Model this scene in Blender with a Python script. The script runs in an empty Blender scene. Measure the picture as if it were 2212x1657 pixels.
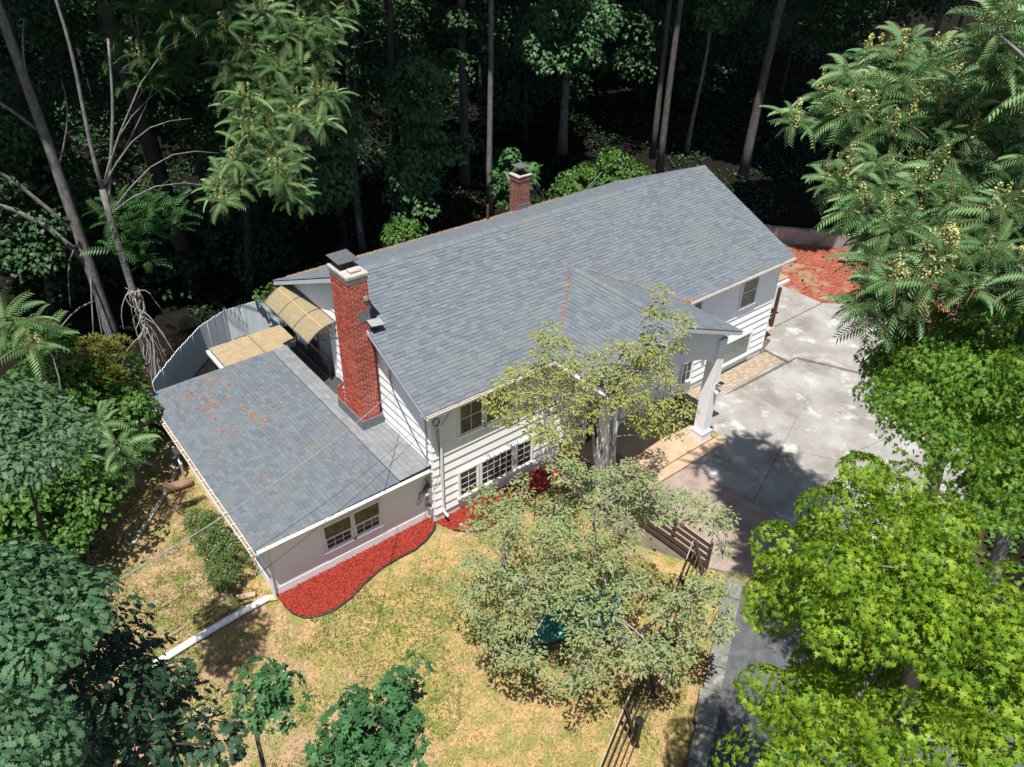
import bpy, bmesh, math, random
import numpy as np
from mathutils import Vector, Matrix
R = math.radians
rng = np.random.default_rng(7)
random.seed(7)
C = bpy.context.scene.collection
S = bpy.context.scene
# ------------------------------------------------------------------ camera, sky, sun, exposure
cam = bpy.data.objects.new('camera', bpy.data.cameras.new('camera'))
C.objects.link(cam); S.camera = cam
yaw, pit, rol = R(50.864), R(34.801), R(1.336)
fw = Vector((math.cos(yaw) * math.cos(pit), math.sin(yaw) * math.cos(pit), -math.sin(pit)))
rt = Vector((math.sin(yaw), -math.cos(yaw), 0)); up = rt.cross(fw)
r2 = rt * math.cos(rol) + up * math.sin(rol); u2 = -rt * math.sin(rol) + up * math.cos(rol)
M4 = Matrix((r2, u2, -fw)).transposed().to_4x4()
M4.translation = Vector((-9.878, -16.056, 18.795))
cam.matrix_world = M4
cam.data.sensor_fit = 'HORIZONTAL'; cam.data.sensor_width = 36
cam.data.lens = 1668.7 / 2212 * 36
cam.data.clip_start = .1; cam.data.clip_end = 900
SUN = Vector((-.27, -.22, 1)).normalized()
w = bpy.data.worlds.new('World'); S.world = w; w.use_nodes = True
nt = w.node_tree; nt.nodes.clear()
sky = nt.nodes.new('ShaderNodeTexSky'); sky.sky_type = 'NISHITA'; sky.sun_disc = False
sky.sun_elevation = math.asin(SUN.z); sky.sun_rotation = math.atan2(SUN.x, SUN.y)
bg = nt.nodes.new('ShaderNodeBackground'); bg.inputs['Strength'].default_value = .062
wo = nt.nodes.new('ShaderNodeOutputWorld')
nt.links.new(sky.outputs[0], bg.inputs[0]); nt.links.new(bg.outputs[0], wo.inputs[0])
sl = bpy.data.lights.new('sun', 'SUN'); sl.energy = 5.0; sl.angle = R(.5); sl.color = (1, .96, .9)
so = bpy.data.objects.new('sun', sl); C.objects.link(so)
so.rotation_euler = SUN.to_track_quat('Z', 'Y').to_euler(); so.location = (0, 0, 60)
vs = S.view_settings
vs.view_transform = 'Standard'; vs.look = 'None'; vs.exposure = .70; vs.gamma = 1; vs.use_curve_mapping = False
S.cycles.max_bounces = 6; S.cycles.diffuse_bounces = 3; S.cycles.glossy_bounces = 2
S.cycles.transmission_bounces = 4; S.cycles.transparent_max_bounces = 8

# ------------------------------------------------------------------ materials
def mat(name, c1, c2=None, scale=3., rough=.8, detail=4., bump=0., bscale=40., spec=.3, attr=False, c3=None, c3t=.62,
        c3s=1.2, transl=0., objrand=False, metal=0., stretch=None):
    """two colours mixed by noise (or by the per-piece attribute), optional third colour in blotches"""
    m = bpy.data.materials.new(name); m.use_nodes = True
    t = m.node_tree; N = t.nodes; L = t.links
    b = N['Principled BSDF']; b.inputs['Roughness'].default_value = rough
    b.inputs['Specular IOR Level'].default_value = spec; b.inputs['Metallic'].default_value = metal
    tc = N.new('ShaderNodeNewGeometry') if not objrand == 'local' else None
    pos = tc.outputs['Position'] if tc else N.new('ShaderNodeTexCoord').outputs['Object']
    if stretch:
        mp = N.new('ShaderNodeMapping'); mp.inputs['Scale'].default_value = stretch
        L.new(pos, mp.inputs[0]); pos = mp.outputs[0]
    col = None
    if c2 is None: c2 = tuple(min(1, x * 1.18) for x in c1)
    mx = N.new('ShaderNodeMix'); mx.data_type = 'RGBA'
    mx.inputs[6].default_value = (*c1, 1); mx.inputs[7].default_value = (*c2, 1)
    nz = N.new('ShaderNodeTexNoise'); nz.inputs['Scale'].default_value = scale; nz.inputs['Detail'].default_value = detail
    nz.inputs['Roughness'].default_value = .65
    L.new(pos, nz.inputs['Vector'])
    ramp = N.new('ShaderNodeMapRange'); ramp.inputs[1].default_value = .32; ramp.inputs[2].default_value = .68
    L.new(nz.outputs[0], ramp.inputs[0]); f = ramp.outputs[0]
    if attr:
        at = N.new('ShaderNodeAttribute'); at.attribute_name = 'rnd'
        oi = N.new('ShaderNodeObjectInfo')
        ad = N.new('ShaderNodeMath'); ad.operation = 'ADD'
        L.new(at.outputs['Fac'], ad.inputs[0])
        if objrand: L.new(oi.outputs['Random'], ad.inputs[1])
        else: ad.inputs[1].default_value = 0
        fr = N.new('ShaderNodeMath'); fr.operation = 'FRACT'; L.new(ad.outputs[0], fr.inputs[0])
        a2 = N.new('ShaderNodeMix'); a2.data_type = 'FLOAT'; a2.inputs[0].default_value = .28
        L.new(fr.outputs[0], a2.inputs[2]); L.new(f, a2.inputs[3]); f = a2.outputs[0]
    L.new(f, mx.inputs[0]); col = mx.outputs[2]
    if c3:
        n3 = N.new('ShaderNodeTexNoise'); n3.inputs['Scale'].default_value = c3s; n3.inputs['Detail'].default_value = 6
        n3.inputs['Roughness'].default_value = .7; L.new(pos, n3.inputs['Vector'])
        r3 = N.new('ShaderNodeMapRange'); r3.inputs[1].default_value = c3t; r3.inputs[2].default_value = c3t + .12
        L.new(n3.outputs[0], r3.inputs[0])
        m3 = N.new('ShaderNodeMix'); m3.data_type = 'RGBA'; m3.inputs[7].default_value = (*c3, 1)
        L.new(r3.outputs[0], m3.inputs[0]); L.new(col, m3.inputs[6]); col = m3.outputs[2]
    L.new(col, b.inputs['Base Color'])
    if bump:
        bn = N.new('ShaderNodeTexNoise'); bn.inputs['Scale'].default_value = bscale; bn.inputs['Detail'].default_value = 3
        L.new(pos, bn.inputs['Vector'])
        bp = N.new('ShaderNodeBump'); bp.inputs['Strength'].default_value = bump; bp.inputs['Distance'].default_value = .02
        L.new(bn.outputs[0], bp.inputs['Height']); L.new(bp.outputs[0], b.inputs['Normal'])
    if transl:
        tr = N.new('ShaderNodeBsdfTranslucent'); L.new(col, tr.inputs[0])
        ms = N.new('ShaderNodeMixShader'); ms.inputs[0].default_value = transl
        L.new(b.outputs[0], ms.inputs[1]); L.new(tr.outputs[0], ms.inputs[2])
        L.new(ms.outputs[0], N['Material Output'].inputs[0])
    return m
M = {}
M['siding'] = mat('white_siding_paint', (.82, .825, .83), (.86, .86, .86), 1.3, .55, c3=(.70, .70, .68), c3t=.66, c3s=2.5)
M['trim'] = mat('white_trim_paint', (.74, .75, .76), (.80, .80, .80), 4, .45)
M['found'] = mat('painted_foundation', (.66, .66, .66), (.76, .75, .74), 3, .8, bump=.3, c3=(.45, .40, .36), c3t=.68, c3s=1.6)
M['shingle'] = mat('grey_shingle', (.094, .111, .132), (.146, .166, .188), 14, .9, attr=True, objrand=True, bump=.3, bscale=160, c3=(.135, .15, .15), c3t=.52, c3s=.45)
M['shingle_light'] = mat('light_grey_shingle', (.15, .158, .17), (.215, .22, .228), 14, .9, attr=True, bump=.3, bscale=160)
M['shingle_dark'] = mat('charcoal_roll_roofing', (.035, .037, .04), (.07, .07, .07), 9, .9, attr=True)
M['deck'] = mat('roof_underlay', (.05, .055, .06), (.07, .07, .08), 5, .9)
M['soffit'] = mat('grey_soffit_paint', (.45, .47, .5), (.5, .52, .55), 3, .7)
M['brick'] = mat('red_brick', (.22, .032, .022), (.52, .12, .07), 12, .85, attr=True, objrand=True, bump=.4, bscale=90, c3=(.55, .2, .14), c3t=.7, c3s=5)
M['oldbrick'] = mat('weathered_brick', (.13, .045, .032), (.36, .13, .09), 12, .9, attr=True, objrand=True, bump=.4, bscale=90, c3=(.1, .07, .05), c3t=.6, c3s=2)
M['mortar'] = mat('grey_mortar', (.58, .54, .51), (.72, .68, .64), 20, .95)
M['cement'] = mat('cement_cap', (.27, .25, .235), (.45, .42, .39), 6, .95, bump=.6, bscale=20, c3=(.16, .15, .14), c3t=.62, c3s=7)
M['metal_dark'] = mat('dark_sheet_metal', (.07, .075, .085), (.11, .12, .13), 8, .45, spec=.5)
M['lead'] = mat('lead_flashing', (.10, .11, .12), (.2, .21, .22), 12, .6, bump=.3)
M['black'] = mat('black_metal', (.012, .012, .013), (.02, .02, .02), 6, .4)
M['brownpost'] = mat('brown_stained_post', (.075, .03, .02), (.13, .055, .035), 6, .7)
M['glass'] = mat('dark_window_glass', (.018, .019, .021), (.05, .045, .042), 1.4, .06, spec=.7)
M['glass_green'] = mat('clear_picture_glass', (.16, .19, .18), (.24, .26, .25), 1.1, .06, spec=.8, c3=(.09, .1, .1), c3t=.5, c3s=2)
M['poly'] = mat('aged_polycarbonate', (.27, .215, .12), (.40, .34, .22), 5, .4, c3=(.36, .17, .06), c3t=.6, c3s=2, transl=.25, stretch=(6, 1, 3))
M['tan_corr'] = mat('tan_corrugated_plastic', (.17, .12, .07), (.50, .40, .25), 4, .5, transl=.1, attr=True, c3=(.3, .24, .17), c3t=.6)
M['fence'] = mat('white_fence_vinyl', (.66, .73, .78), (.74, .79, .83), 2, .6, objrand='local')
M['conc'] = mat('weathered_concrete', (.165, .148, .125), (.325, .32, .31), .5, .9, detail=12, bump=.15, bscale=60, c3=(.43, .425, .41), c3t=.55, c3s=.9)
M['conc_tan'] = mat('tan_concrete', (.32, .22, .14), (.44, .33, .23), 1.5, .9, detail=8, bump=.15, bscale=60)
M['conc_pink'] = mat('pinkish_concrete', (.215, .16, .135), (.33, .26, .225), 1.4, .9, detail=8, bump=.15, bscale=60)
M['conc_dirt'] = mat('joint_dirt', (.10, .08, .06), (.15, .12, .09), 4, .95)
M['asphalt'] = mat('old_driveway_asphalt', (.055, .058, .064), (.11, .112, .118), 3, .95, detail=8, bump=.3, bscale=120)
M['paver'] = mat('tan_pavers', (.24, .185, .13), (.38, .31, .23), 4, .9, attr=True, objrand=True, bump=.2)
M['stone'] = mat('lichened_stone', (.10, .10, .09), (.20, .195, .175), 5, .95, bump=.5, bscale=25, c3=(.36, .37, .29), c3t=.56, c3s=4)
M['retwall'] = mat('old_concrete_wall', (.20, .185, .165), (.34, .32, .28), 1.4, .95, bump=.4, bscale=18, c3=(.09, .085, .075), c3t=.55, c3s=1.1)
M['oldwood'] = mat('grey_brown_fence_board', (.055, .035, .025), (.12, .082, .06), 4, .85, stretch=(3, 3, 12), objrand='local', bump=.2)
M['rail_top'] = mat('pale_rail_edge', (.27, .22, .18), (.40, .33, .28), 5, .85)
M['pvc'] = mat('white_plastic_pipe', (.72, .72, .72), (.8, .8, .78), 3, .45, c3=(.6, .57, .52), c3t=.6, c3s=2)
M['oldpipe'] = mat('stained_grey_pipe', (.26, .23, .18), (.42, .39, .33), 5, .8, c3=(.16, .13, .1), c3t=.6, c3s=4)
M['galv'] = mat('galvanised_metal', (.32, .33, .34), (.45, .46, .47), 8, .45, metal=.4)
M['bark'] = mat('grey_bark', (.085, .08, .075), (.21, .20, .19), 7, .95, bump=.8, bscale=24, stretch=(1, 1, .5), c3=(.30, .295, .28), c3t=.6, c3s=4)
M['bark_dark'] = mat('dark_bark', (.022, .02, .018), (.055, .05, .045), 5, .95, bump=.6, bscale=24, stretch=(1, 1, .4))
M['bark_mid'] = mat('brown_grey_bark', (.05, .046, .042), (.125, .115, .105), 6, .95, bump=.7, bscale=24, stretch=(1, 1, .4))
M['twig'] = mat('pale_dead_twig', (.22, .20, .18), (.40, .37, .34), 9, .9)
M['tarp'] = mat('green_tarp', (.004, .085, .075), (.008, .155, .135), 3, .45, spec=.5, bump=.25, bscale=9)
M['leaf_debris'] = mat('orange_leaf_litter', (.33, .12, .035), (.52, .26, .09), 9, .9, attr=True)
M['mulchchip'] = mat('red_mulch_chips', (.15, .015, .010), (.42, .055, .034), 9, .9, attr=True, c3=(.24, .11, .07), c3t=.63, c3s=1.8)
M['cable'] = mat('grey_black_cable', (.03, .03, .032), (.06, .06, .06), 5, .5)
M['cable_pale'] = mat('pale_service_cable', (.35, .35, .36), (.45, .45, .45), 5, .5)
M['edging'] = mat('black_bed_edging', (.02, .02, .022), (.045, .042, .042), 5, .5)
def leafmat(n, a, b, transl=.35, rough=.5, spec=.35):
    return mat(n, a, b, 3, rough, spec=spec, attr=True, transl=transl)

# ------------------------------------------------------------------ mesh and tagging helpers
def tag(o, label=None, cat=None, group=None, kind=None):
    if label: o['label'] = label
    if cat: o['category'] = cat
    if group: o['group'] = group
    if kind: o['kind'] = kind
    return o
def empty(name, loc, label, cat, group=None, rz=0):
    o = bpy.data.objects.new(name, None); C.objects.link(o); o.location = loc; o.rotation_euler.z = rz
    o.empty_display_size = .2
    return tag(o, label, cat, group)
class MB:
    """collects shapes in world coordinates and links them as ONE mesh object"""
    def __init__(s): s.v = []; s.f = []; s.r = []; s.cur = 0.
    def add(s, v, f):
        n = len(s.v); s.v += [tuple(p) for p in v]; s.f += [tuple(i + n for i in q) for q in f]; s.r += [s.cur] * len(v); return s
    def box(s, x0, x1, y0, y1, z0, z1):
        return s.add([(x0, y0, z0), (x1, y0, z0), (x1, y1, z0), (x0, y1, z0), (x0, y0, z1), (x1, y0, z1), (x1, y1, z1), (x0, y1, z1)],
                     [(3, 2, 1, 0), (4, 5, 6, 7), (0, 1, 5, 4), (1, 2, 6, 5), (2, 3, 7, 6), (3, 0, 4, 7)])
    def bar(s, a, b, wx, hz, upv=(0, 0, 1)):
        a = Vector(a); b = Vector(b); d = (b - a).normalized(); u = Vector(upv)
        if abs(d.dot(u)) > .99: u = Vector((1, 0, 0))
        r = d.cross(u).normalized(); u = r.cross(d)
        c = [a + r * i * wx / 2 + u * j * hz / 2 for i, j in ((-1, -1), (1, -1), (1, 1), (-1, 1))]
        c += [p + (b - a) for p in c]
        return s.add(c, [(3, 2, 1, 0), (4, 5, 6, 7), (0, 1, 5, 4), (1, 2, 6, 5), (2, 3, 7, 6), (3, 0, 4, 7)])
    def tube(s, pts, rad, n=7, cap=True):
        pts = [Vector(p) for p in pts]
        if not hasattr(rad, '__len__'): rad = [rad] * len(pts)
        v = []; f = []; pr = None
        for i, p in enumerate(pts):
            d = (pts[min(i + 1, len(pts) - 1)] - pts[max(i - 1, 0)]).normalized()
            if pr is None: pr = d.orthogonal().normalized()
            pr = (pr - d * pr.dot(d)).normalized(); q = d.cross(pr)
            for k in range(n):
                a = 2 * math.pi * k / n; v.append(p + (pr * math.cos(a) + q * math.sin(a)) * rad[i])
        for i in range(len(pts) - 1):
            for k in range(n):
                f.append((i * n + k, i * n + (k + 1) % n, (i + 1) * n + (k + 1) % n, (i + 1) * n + k))
        if cap: f += [tuple(range(n))[::-1], tuple(range((len(pts) - 1) * n, len(pts) * n))]
        return s.add(v, f)
    def prism(s, poly, z0, z1):
        n = len(poly)
        v = [(x, y, z0) for x, y in poly] + [(x, y, z1) for x, y in poly]
        f = [tuple(range(n))[::-1], tuple(range(n, 2 * n))] + [(i, (i + 1) % n, n + (i + 1) % n, n + i) for i in range(n)]
        return s.add(v, f)
    def ext(s, prof, a, b):
        """profile (list of 3d points) extruded by the vector b-a"""
        n = len(prof); d = Vector(b) - Vector(a)
        v = [Vector(p) for p in prof] + [Vector(p) + d for p in prof]
        f = [tuple(range(n))[::-1], tuple(range(n, 2 * n))] + [(i, (i + 1) % n, n + (i + 1) % n, n + i) for i in range(n)]
        return s.add(v, f)
    def build(s, name, m, parent=None, smooth=False, bevel=0., label=None, kind=None, rnd=True):
        me = bpy.data.meshes.new(name)
        off = Vector((0, 0, 0))
        if parent is not None:
            p = parent
            while p is not None: off += Vector(p.location); p = p.parent
        me.from_pydata([(v[0] - off.x, v[1] - off.y, v[2] - off.z) for v in s.v], [], s.f)
        if any(s.r):
            at = me.attributes.new('rnd', 'FLOAT', 'POINT'); at.data.foreach_set('value', s.r)
        bm = bmesh.new(); bm.from_mesh(me); bmesh.ops.recalc_face_normals(bm, faces=bm.faces); bm.to_mesh(me); bm.free()
        if smooth: me.polygons.foreach_set('use_smooth', [True] * len(me.polygons))
        o = bpy.data.objects.new(name, me); C.objects.link(o); me.materials.append(m)
        if parent is not None: o.parent = parent
        if bevel:
            b = o.modifiers.new('bevel', 'BEVEL'); b.width = bevel; b.segments = 2; b.limit_method = 'ANGLE'
        if label: o['label'] = label
        if kind: o['kind'] = kind
        return o
def np_mesh(name, V, loops, starts, totals, rnd, m, parent=None, kind=None, smooth=False):
    me = bpy.data.meshes.new(name)
    V = np.asarray(V, np.float32)
    if parent is not None:
        p = parent
        while p is not None: V = V - np.array(p.location, np.float32); p = p.parent
    me.vertices.add(len(V)); me.vertices.foreach_set('co', V.ravel())
    me.loops.add(len(loops)); me.loops.foreach_set('vertex_index', np.asarray(loops, np.int32))
    me.polygons.add(len(starts)); me.polygons.foreach_set('loop_start', np.asarray(starts, np.int32))
    if rnd is not None:
        at = me.attributes.new('rnd', 'FLOAT', 'POINT'); at.data.foreach_set('value', np.asarray(rnd, np.float32))
    me.update(calc_edges=True)
    me.polygons.foreach_set('use_smooth', [smooth] * len(me.polygons))
    o = bpy.data.objects.new(name, me); C.objects.link(o); me.materials.append(m)
    if parent is not None: o.parent = parent
    if kind: o['kind'] = kind
    return o
def scatter(name, proto, pos, rot, scl, m, parent=None, kind=None, rnd=None):
    """one mesh made of many transformed copies of a small leaf/chip shape"""
    pv, pf = proto; pv = np.array(pv, float); n = len(pv); N = len(pos)
    scl = np.broadcast_to(np.asarray(scl, float), (N,))
    V = np.einsum('nij,kj->nki', rot, pv) * scl[:, None, None] + pos[:, None, :]
    fl = np.array([i for f in pf for i in f]); ft = np.array([len(f) for f in pf])
    loops = (fl[None, :] + (np.arange(N) * n)[:, None]).ravel()
    tot = np.tile(ft, N); st = np.concatenate([[0], np.cumsum(tot)[:-1]])
    if rnd is None: rnd = rng.random(N)
    return np_mesh(name, V.reshape(-1, 3), loops, st, tot, np.repeat(rnd, n), m, parent, kind)
def rots(az, tilt, roll):
    """local +x points along azimuth az, raised by tilt, turned by roll about its own axis"""
    ca, sa, ct, st, cr, sr = np.cos(az), np.sin(az), np.cos(tilt), np.sin(tilt), np.cos(roll), np.sin(roll)
    x = np.stack([ca * ct, sa * ct, st], -1)
    y0 = np.stack([-sa, ca, 0 * sa], -1); z0 = np.cross(x, y0)
    y = y0 * cr[:, None] + z0 * sr[:, None]; z = np.cross(x, y)
    return np.stack([x, y, z], -1)

# ------------------------------------------------------------------ terrain
def gz(x, y):
    x = np.asarray(x, float); y = np.asarray(y, float)
    d = np.maximum(0, np.maximum(y - 17 + .0 * x, .75 * (x - 31.4) + .66 * (y - 5.9)))
    z = .13 * d + np.where(d > .05, .6 * np.clip((x - 22) / 4, 0, 1), 0)
    z = z - .1 * np.clip((-x - 3) / 3, 0, 1) * (d < .05)
    s = (x - 5.9) * .5 - (y + 7.4) * .866; t = -(x - 5.9) * .866 - (y + 7.4) * .5
    z = z - .5 * np.clip(s / .3, 0, 1) * np.clip(t / 4, 0, 1) * (y < 0)
    return z
def noise2(x, y, s, seed=0):
    """cheap smooth value noise"""
    r = np.random.default_rng(seed).random((64, 64))
    x = x / s + 100; y = y / s + 100; xi = np.floor(x).astype(int); yi = np.floor(y).astype(int); fx = x - xi; fy = y - yi
    fx = fx * fx * (3 - 2 * fx); fy = fy * fy * (3 - 2 * fy); g = lambda a, b: r[a % 64, b % 64]
    return (g(xi, yi) * (1 - fx) + g(xi + 1, yi) * fx) * (1 - fy) + (g(xi, yi + 1) * (1 - fx) + g(xi + 1, yi + 1) * fx) * fy
def lawn_green(x, y):
    """0 bare/dry .. 1 green"""
    n = .5 * noise2(x, y, 1.1, 3) + .3 * noise2(x, y, .45, 4) + .2 * noise2(x, y, 3.5, 5)
    return n
xs = np.unique(np.concatenate([np.linspace(-420, -20, 18), np.arange(-20, -12, 1.), np.arange(-12, 14, .3), np.arange(14, 48, 1.), np.linspace(48, 520, 26)]))
ys = np.unique(np.concatenate([np.linspace(-420, -24, 14), np.arange(-24, -14, 1.), np.arange(-14, 18, .3), np.arange(18, 50, 1.), np.linspace(50, 620, 28)]))
X, Y = np.meshgrid(xs, ys); Zg = gz(X, Y)
far = np.clip((np.hypot(X, Y) - 6) / 20, 0, 1)
Zg = Zg + .03 * (noise2(X, Y, 1.3, 8) - .5) * (1 - 0 * far)
nx, ny = len(xs), len(ys)
idx = np.arange(nx * ny).reshape(ny, nx)
q = np.stack([idx[:-1, :-1], idx[:-1, 1:], idx[1:, 1:], idx[1:, :-1]], -1).reshape(-1, 4)
# forest zone 1, lawn 0
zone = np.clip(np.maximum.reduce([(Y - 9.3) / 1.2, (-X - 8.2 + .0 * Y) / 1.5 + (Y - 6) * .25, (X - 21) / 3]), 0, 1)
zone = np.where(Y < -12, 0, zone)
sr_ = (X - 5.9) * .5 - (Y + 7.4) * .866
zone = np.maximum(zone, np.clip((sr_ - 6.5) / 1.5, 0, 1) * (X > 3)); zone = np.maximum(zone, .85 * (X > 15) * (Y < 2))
gmat = bpy.data.materials.new('ground_soil_and_dry_grass'); gmat.use_nodes = True
t = gmat.node_tree; N = t.nodes; L = t.links; b = N['Principled BSDF']; b.inputs['Roughness'].default_value = .95; b.inputs['Specular IOR Level'].default_value = .1
geo = N.new('ShaderNodeNewGeometry'); at = N.new('ShaderNodeAttribute'); at.attribute_name = 'rnd'
def ns(sc, de=6, ro=.65):
    n = N.new('ShaderNodeTexNoise'); n.inputs['Scale'].default_value = sc; n.inputs['Detail'].default_value = de; n.inputs['Roughness'].default_value = ro
    L.new(geo.outputs['Position'], n.inputs['Vector']); return n.outputs[0]
def ramp(fac, stops):
    r = N.new('ShaderNodeValToRGB'); e = r.color_ramp.elements
    while len(e) < len(stops): e.new(.5)
    for i, (p, c) in enumerate(stops): e[i].position = p; e[i].color = (*c, 1)
    L.new(fac, r.inputs[0]); return r.outputs[0]
def mixc(f, a, bb):
    m = N.new('ShaderNodeMix'); m.data_type = 'RGBA'
    if hasattr(f, 'links'): L.new(f, m.inputs[0])
    else: m.inputs[0].default_value = f
    L.new(a, m.inputs[6]); L.new(bb, m.inputs[7]); return m.outputs[2]
dry = ramp(ns(9, 8, .75), [(.28, (.13, .08, .033)), (.45, (.34, .23, .097)), (.6, (.46, .315, .145)), (.75, (.56, .41, .22))])
soil = ramp(ns(3, 8), [(.3, (.25, .15, .095)), (.7, (.46, .32, .22))])
grn = ramp(ns(14, 6), [(.3, (.075, .11, .02)), (.7, (.24, .27, .075))])
gm = ramp(ns(1.6, 7, .7), [(.43, (0, 0, 0)), (.58, (.85, .85, .85))])
sep = N.new('ShaderNodeSeparateXYZ'); L.new(geo.outputs['Position'], sep.inputs[0])
wl_ = N.new('ShaderNodeMapRange'); wl_.inputs[1].default_value = -4.5; wl_.inputs[2].default_value = -7.5; wl_.inputs[3].default_value = 0; wl_.inputs[4].default_value = .26
L.new(sep.outputs[0], wl_.inputs[0]); ws_ = N.new('ShaderNodeMath'); L.new(ns(.5, 5), ws_.inputs[0]); L.new(wl_.outputs[0], ws_.inputs[1])
sm = ramp(ws_.outputs[0], [(.52, (0, 0, 0)), (.66, (.85, .85, .85))])
lawn = mixc(gm, mixc(sm, dry, soil), grn)
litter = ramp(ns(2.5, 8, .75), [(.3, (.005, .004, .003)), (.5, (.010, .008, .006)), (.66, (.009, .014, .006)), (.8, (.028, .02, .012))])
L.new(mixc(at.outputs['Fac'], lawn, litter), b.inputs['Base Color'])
bp = N.new('ShaderNodeBump'); bp.inputs['Strength'].default_value = .7; bp.inputs['Distance'].default_value = .05
L.new(ns(22, 5), bp.inputs['Height']); L.new(bp.outputs[0], b.inputs['Normal'])
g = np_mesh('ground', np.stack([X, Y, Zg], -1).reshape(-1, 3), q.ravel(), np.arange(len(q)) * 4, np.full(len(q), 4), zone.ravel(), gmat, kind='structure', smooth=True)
# ------------------------------------------------------------------ the house
HE, K, YR, LX, YB = 4.9, .439, 5.034, 17.72, 9.9
HR = HE + K * (YR + .3)
OV = .34
house = empty('house', (0, 0, 0), 'white split-level house with grey shingle roof, low side wing and entry portico', 'house')
def wname(b, n, m, **k): return b.build(n, m, house, **k)
# bodies
b = MB(); prof = [(.02, .05, -.4), (.02, YB, -.4), (.02, YB, HR - K * (YB - YR) - .16), (.02, YR, HR - .16), (.02, .05, HE - .03)]
b.ext(prof, (0, 0, 0), (LX - .04, 0, 0)); wname(b, 'wall', M['siding'], label='main two-storey wall of the house')
b = MB().box(-5.49, .0, .36, 9.4, -.4, 2.36); wname(b, 'wall', M['siding'], label='low side wing wall')
b = MB().box(.015, LX - .01, .02, .06, -.4, .36); b.box(-.01, .019, .02, 1.0, -.4, .36); b.box(-5.52, -.012, .33, .37, -.4, .32); b.box(-5.53, -5.491, .37, 9.3, -.4, .32)
wname(b, 'foundation', M['found'])
# siding boards: front wall (y=0), side gable (x=0), wing front, wing side
def lap(mb, ax, a0, a1, z0, z1, c):
    """lapped board along axis ax at plane c; lower edge proud"""
    p = [(c - .004, z1), (c - .045, z0), (c + .012, z0), (c + .012, z1)]
    if ax == 'x': mb.ext([(a0, q, z) for q, z in p], (a0, 0, 0), (a1, 0, 0))
    else: mb.ext([(q, a0, z) for q, z in p], (0, a0, 0), (0, a1, 0))
nz = 13; dz = (HE - .1 - .36) / nz
for i in range(nz):
    z0 = .36 + i * dz; cut = 4.2 + (i * 2.63) % 4.2; e = [.02]
    while cut < LX - 1.5: e.append(cut); cut += 4.88
    e.append(LX)
    for a0, a1 in zip(e[:-1], e[1:]):
        b = MB(); lap(b, 'x', a0 + .0015, a1 - .0015, z0, z0 + dz + .01, .02); wname(b, 'siding_board', M['siding'])
for i in range(22):
    z0 = .36 + i * dz; zt = z0 + dz
    ylo = max(.0, (zt - HE) / K - .3 + .05) if zt > HE - .05 else .0
    yhi = min(YB, 2 * YR - ((zt - HE) / K - .3) - .05) if zt > HE - .05 else YB
    if yhi - ylo < .3: continue
    if zt < 2.5: yhi = .33
    b = MB(); lap(b, 'y', ylo, yhi, z0, zt + .01, .012); wname(b, 'siding_board', M['siding'])
for i in range(6):
    z0 = .32 + i * .34
    for a0, a1 in ((-5.51, -2.2 - (i % 2) * .6), (-2.197 - (i % 2) * .6, -.015)):
        b = MB(); p = [(.345, z0 + .35), (.337, z0), (.368, z0), (.368, z0 + .35)]
        b.ext([(a0, y, z) for y, z in p], (a0, 0, 0), (a1, 0, 0)); wname(b, 'siding_board', M['siding'])
    b = MB(); p = [(-5.50, z0 + .35), (-5.522, z0), (-5.485, z0), (-5.485, z0 + .35)]
    b.ext([(x, .37, z) for x, z in p], (0, .37, 0), (0, 9.38, 0)); wname(b, 'siding_board', M['siding'])
b = MB().box(LX - .03, LX + .025, -.03, .09, .36, HE - .2); b.box(-5.55, -5.44, .325, .335, .32, 2.3); b.box(-5.56, -5.55, .325, .43, .32, 2.3)
wname(b, 'corner_board', M['trim'])

# ---- shingles
unit = bpy.data.meshes.new('shingle_tab')
unit.from_pydata([(0, 0, 0), (1, 0, 0), (1, 1, 0), (0, 1, 0), (0, 0, 1), (1, 0, 1), (1, 1, .12), (0, 1, .12)], [], [(4, 5, 6, 7), (0, 1, 5, 4), (1, 2, 6, 5), (3, 0, 4, 7)])
unit.materials.append(M['shingle'])
def tabs(O, u, v, rows, expo, span, wmin=.18, wmax=.36, th=.022, seed=1):
    """list of (origin, u*w, v*len, n*th): laminated shingle tabs, row 0 at the eave"""
    rg = np.random.default_rng(seed); O = Vector(O); u = Vector(u).normalized(); v = Vector(v).normalized(); n = u.cross(v)
    out = []
    for r in range(rows):
        s = span(r * expo + expo * .5)
        if s is None: continue
        a, e = s; x = a
        while x < e - .02:
            wd = rg.uniform(wmin, wmax)
            if e - x - wd < .1: wd = e - x
            t = th * rg.choice([.75, 1.0, 1.3]) 
            o = O + u * (x + .002) + v * (r * expo - (.006 if t > th else 0)) + n * .012
            out.append((o, u * (wd - .004), v * expo * 1.25, n * t)); x += wd
    return out
def tab_mesh(name, T, m, parent, label=None):
    b = MB()
    for o, u, v, n in T:
        b.cur = random.random() * .999 + .0005
        P = [o, o + u, o + u + v, o + v, o + n, o + u + n, o + u + v + n * .12, o + v + n * .12]
        b.add(P, [(4, 5, 6, 7), (0, 1, 5, 4), (1, 2, 6, 5), (3, 0, 4, 7)])
    return b.build(name, m, parent, kind='stuff', label=label)
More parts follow.
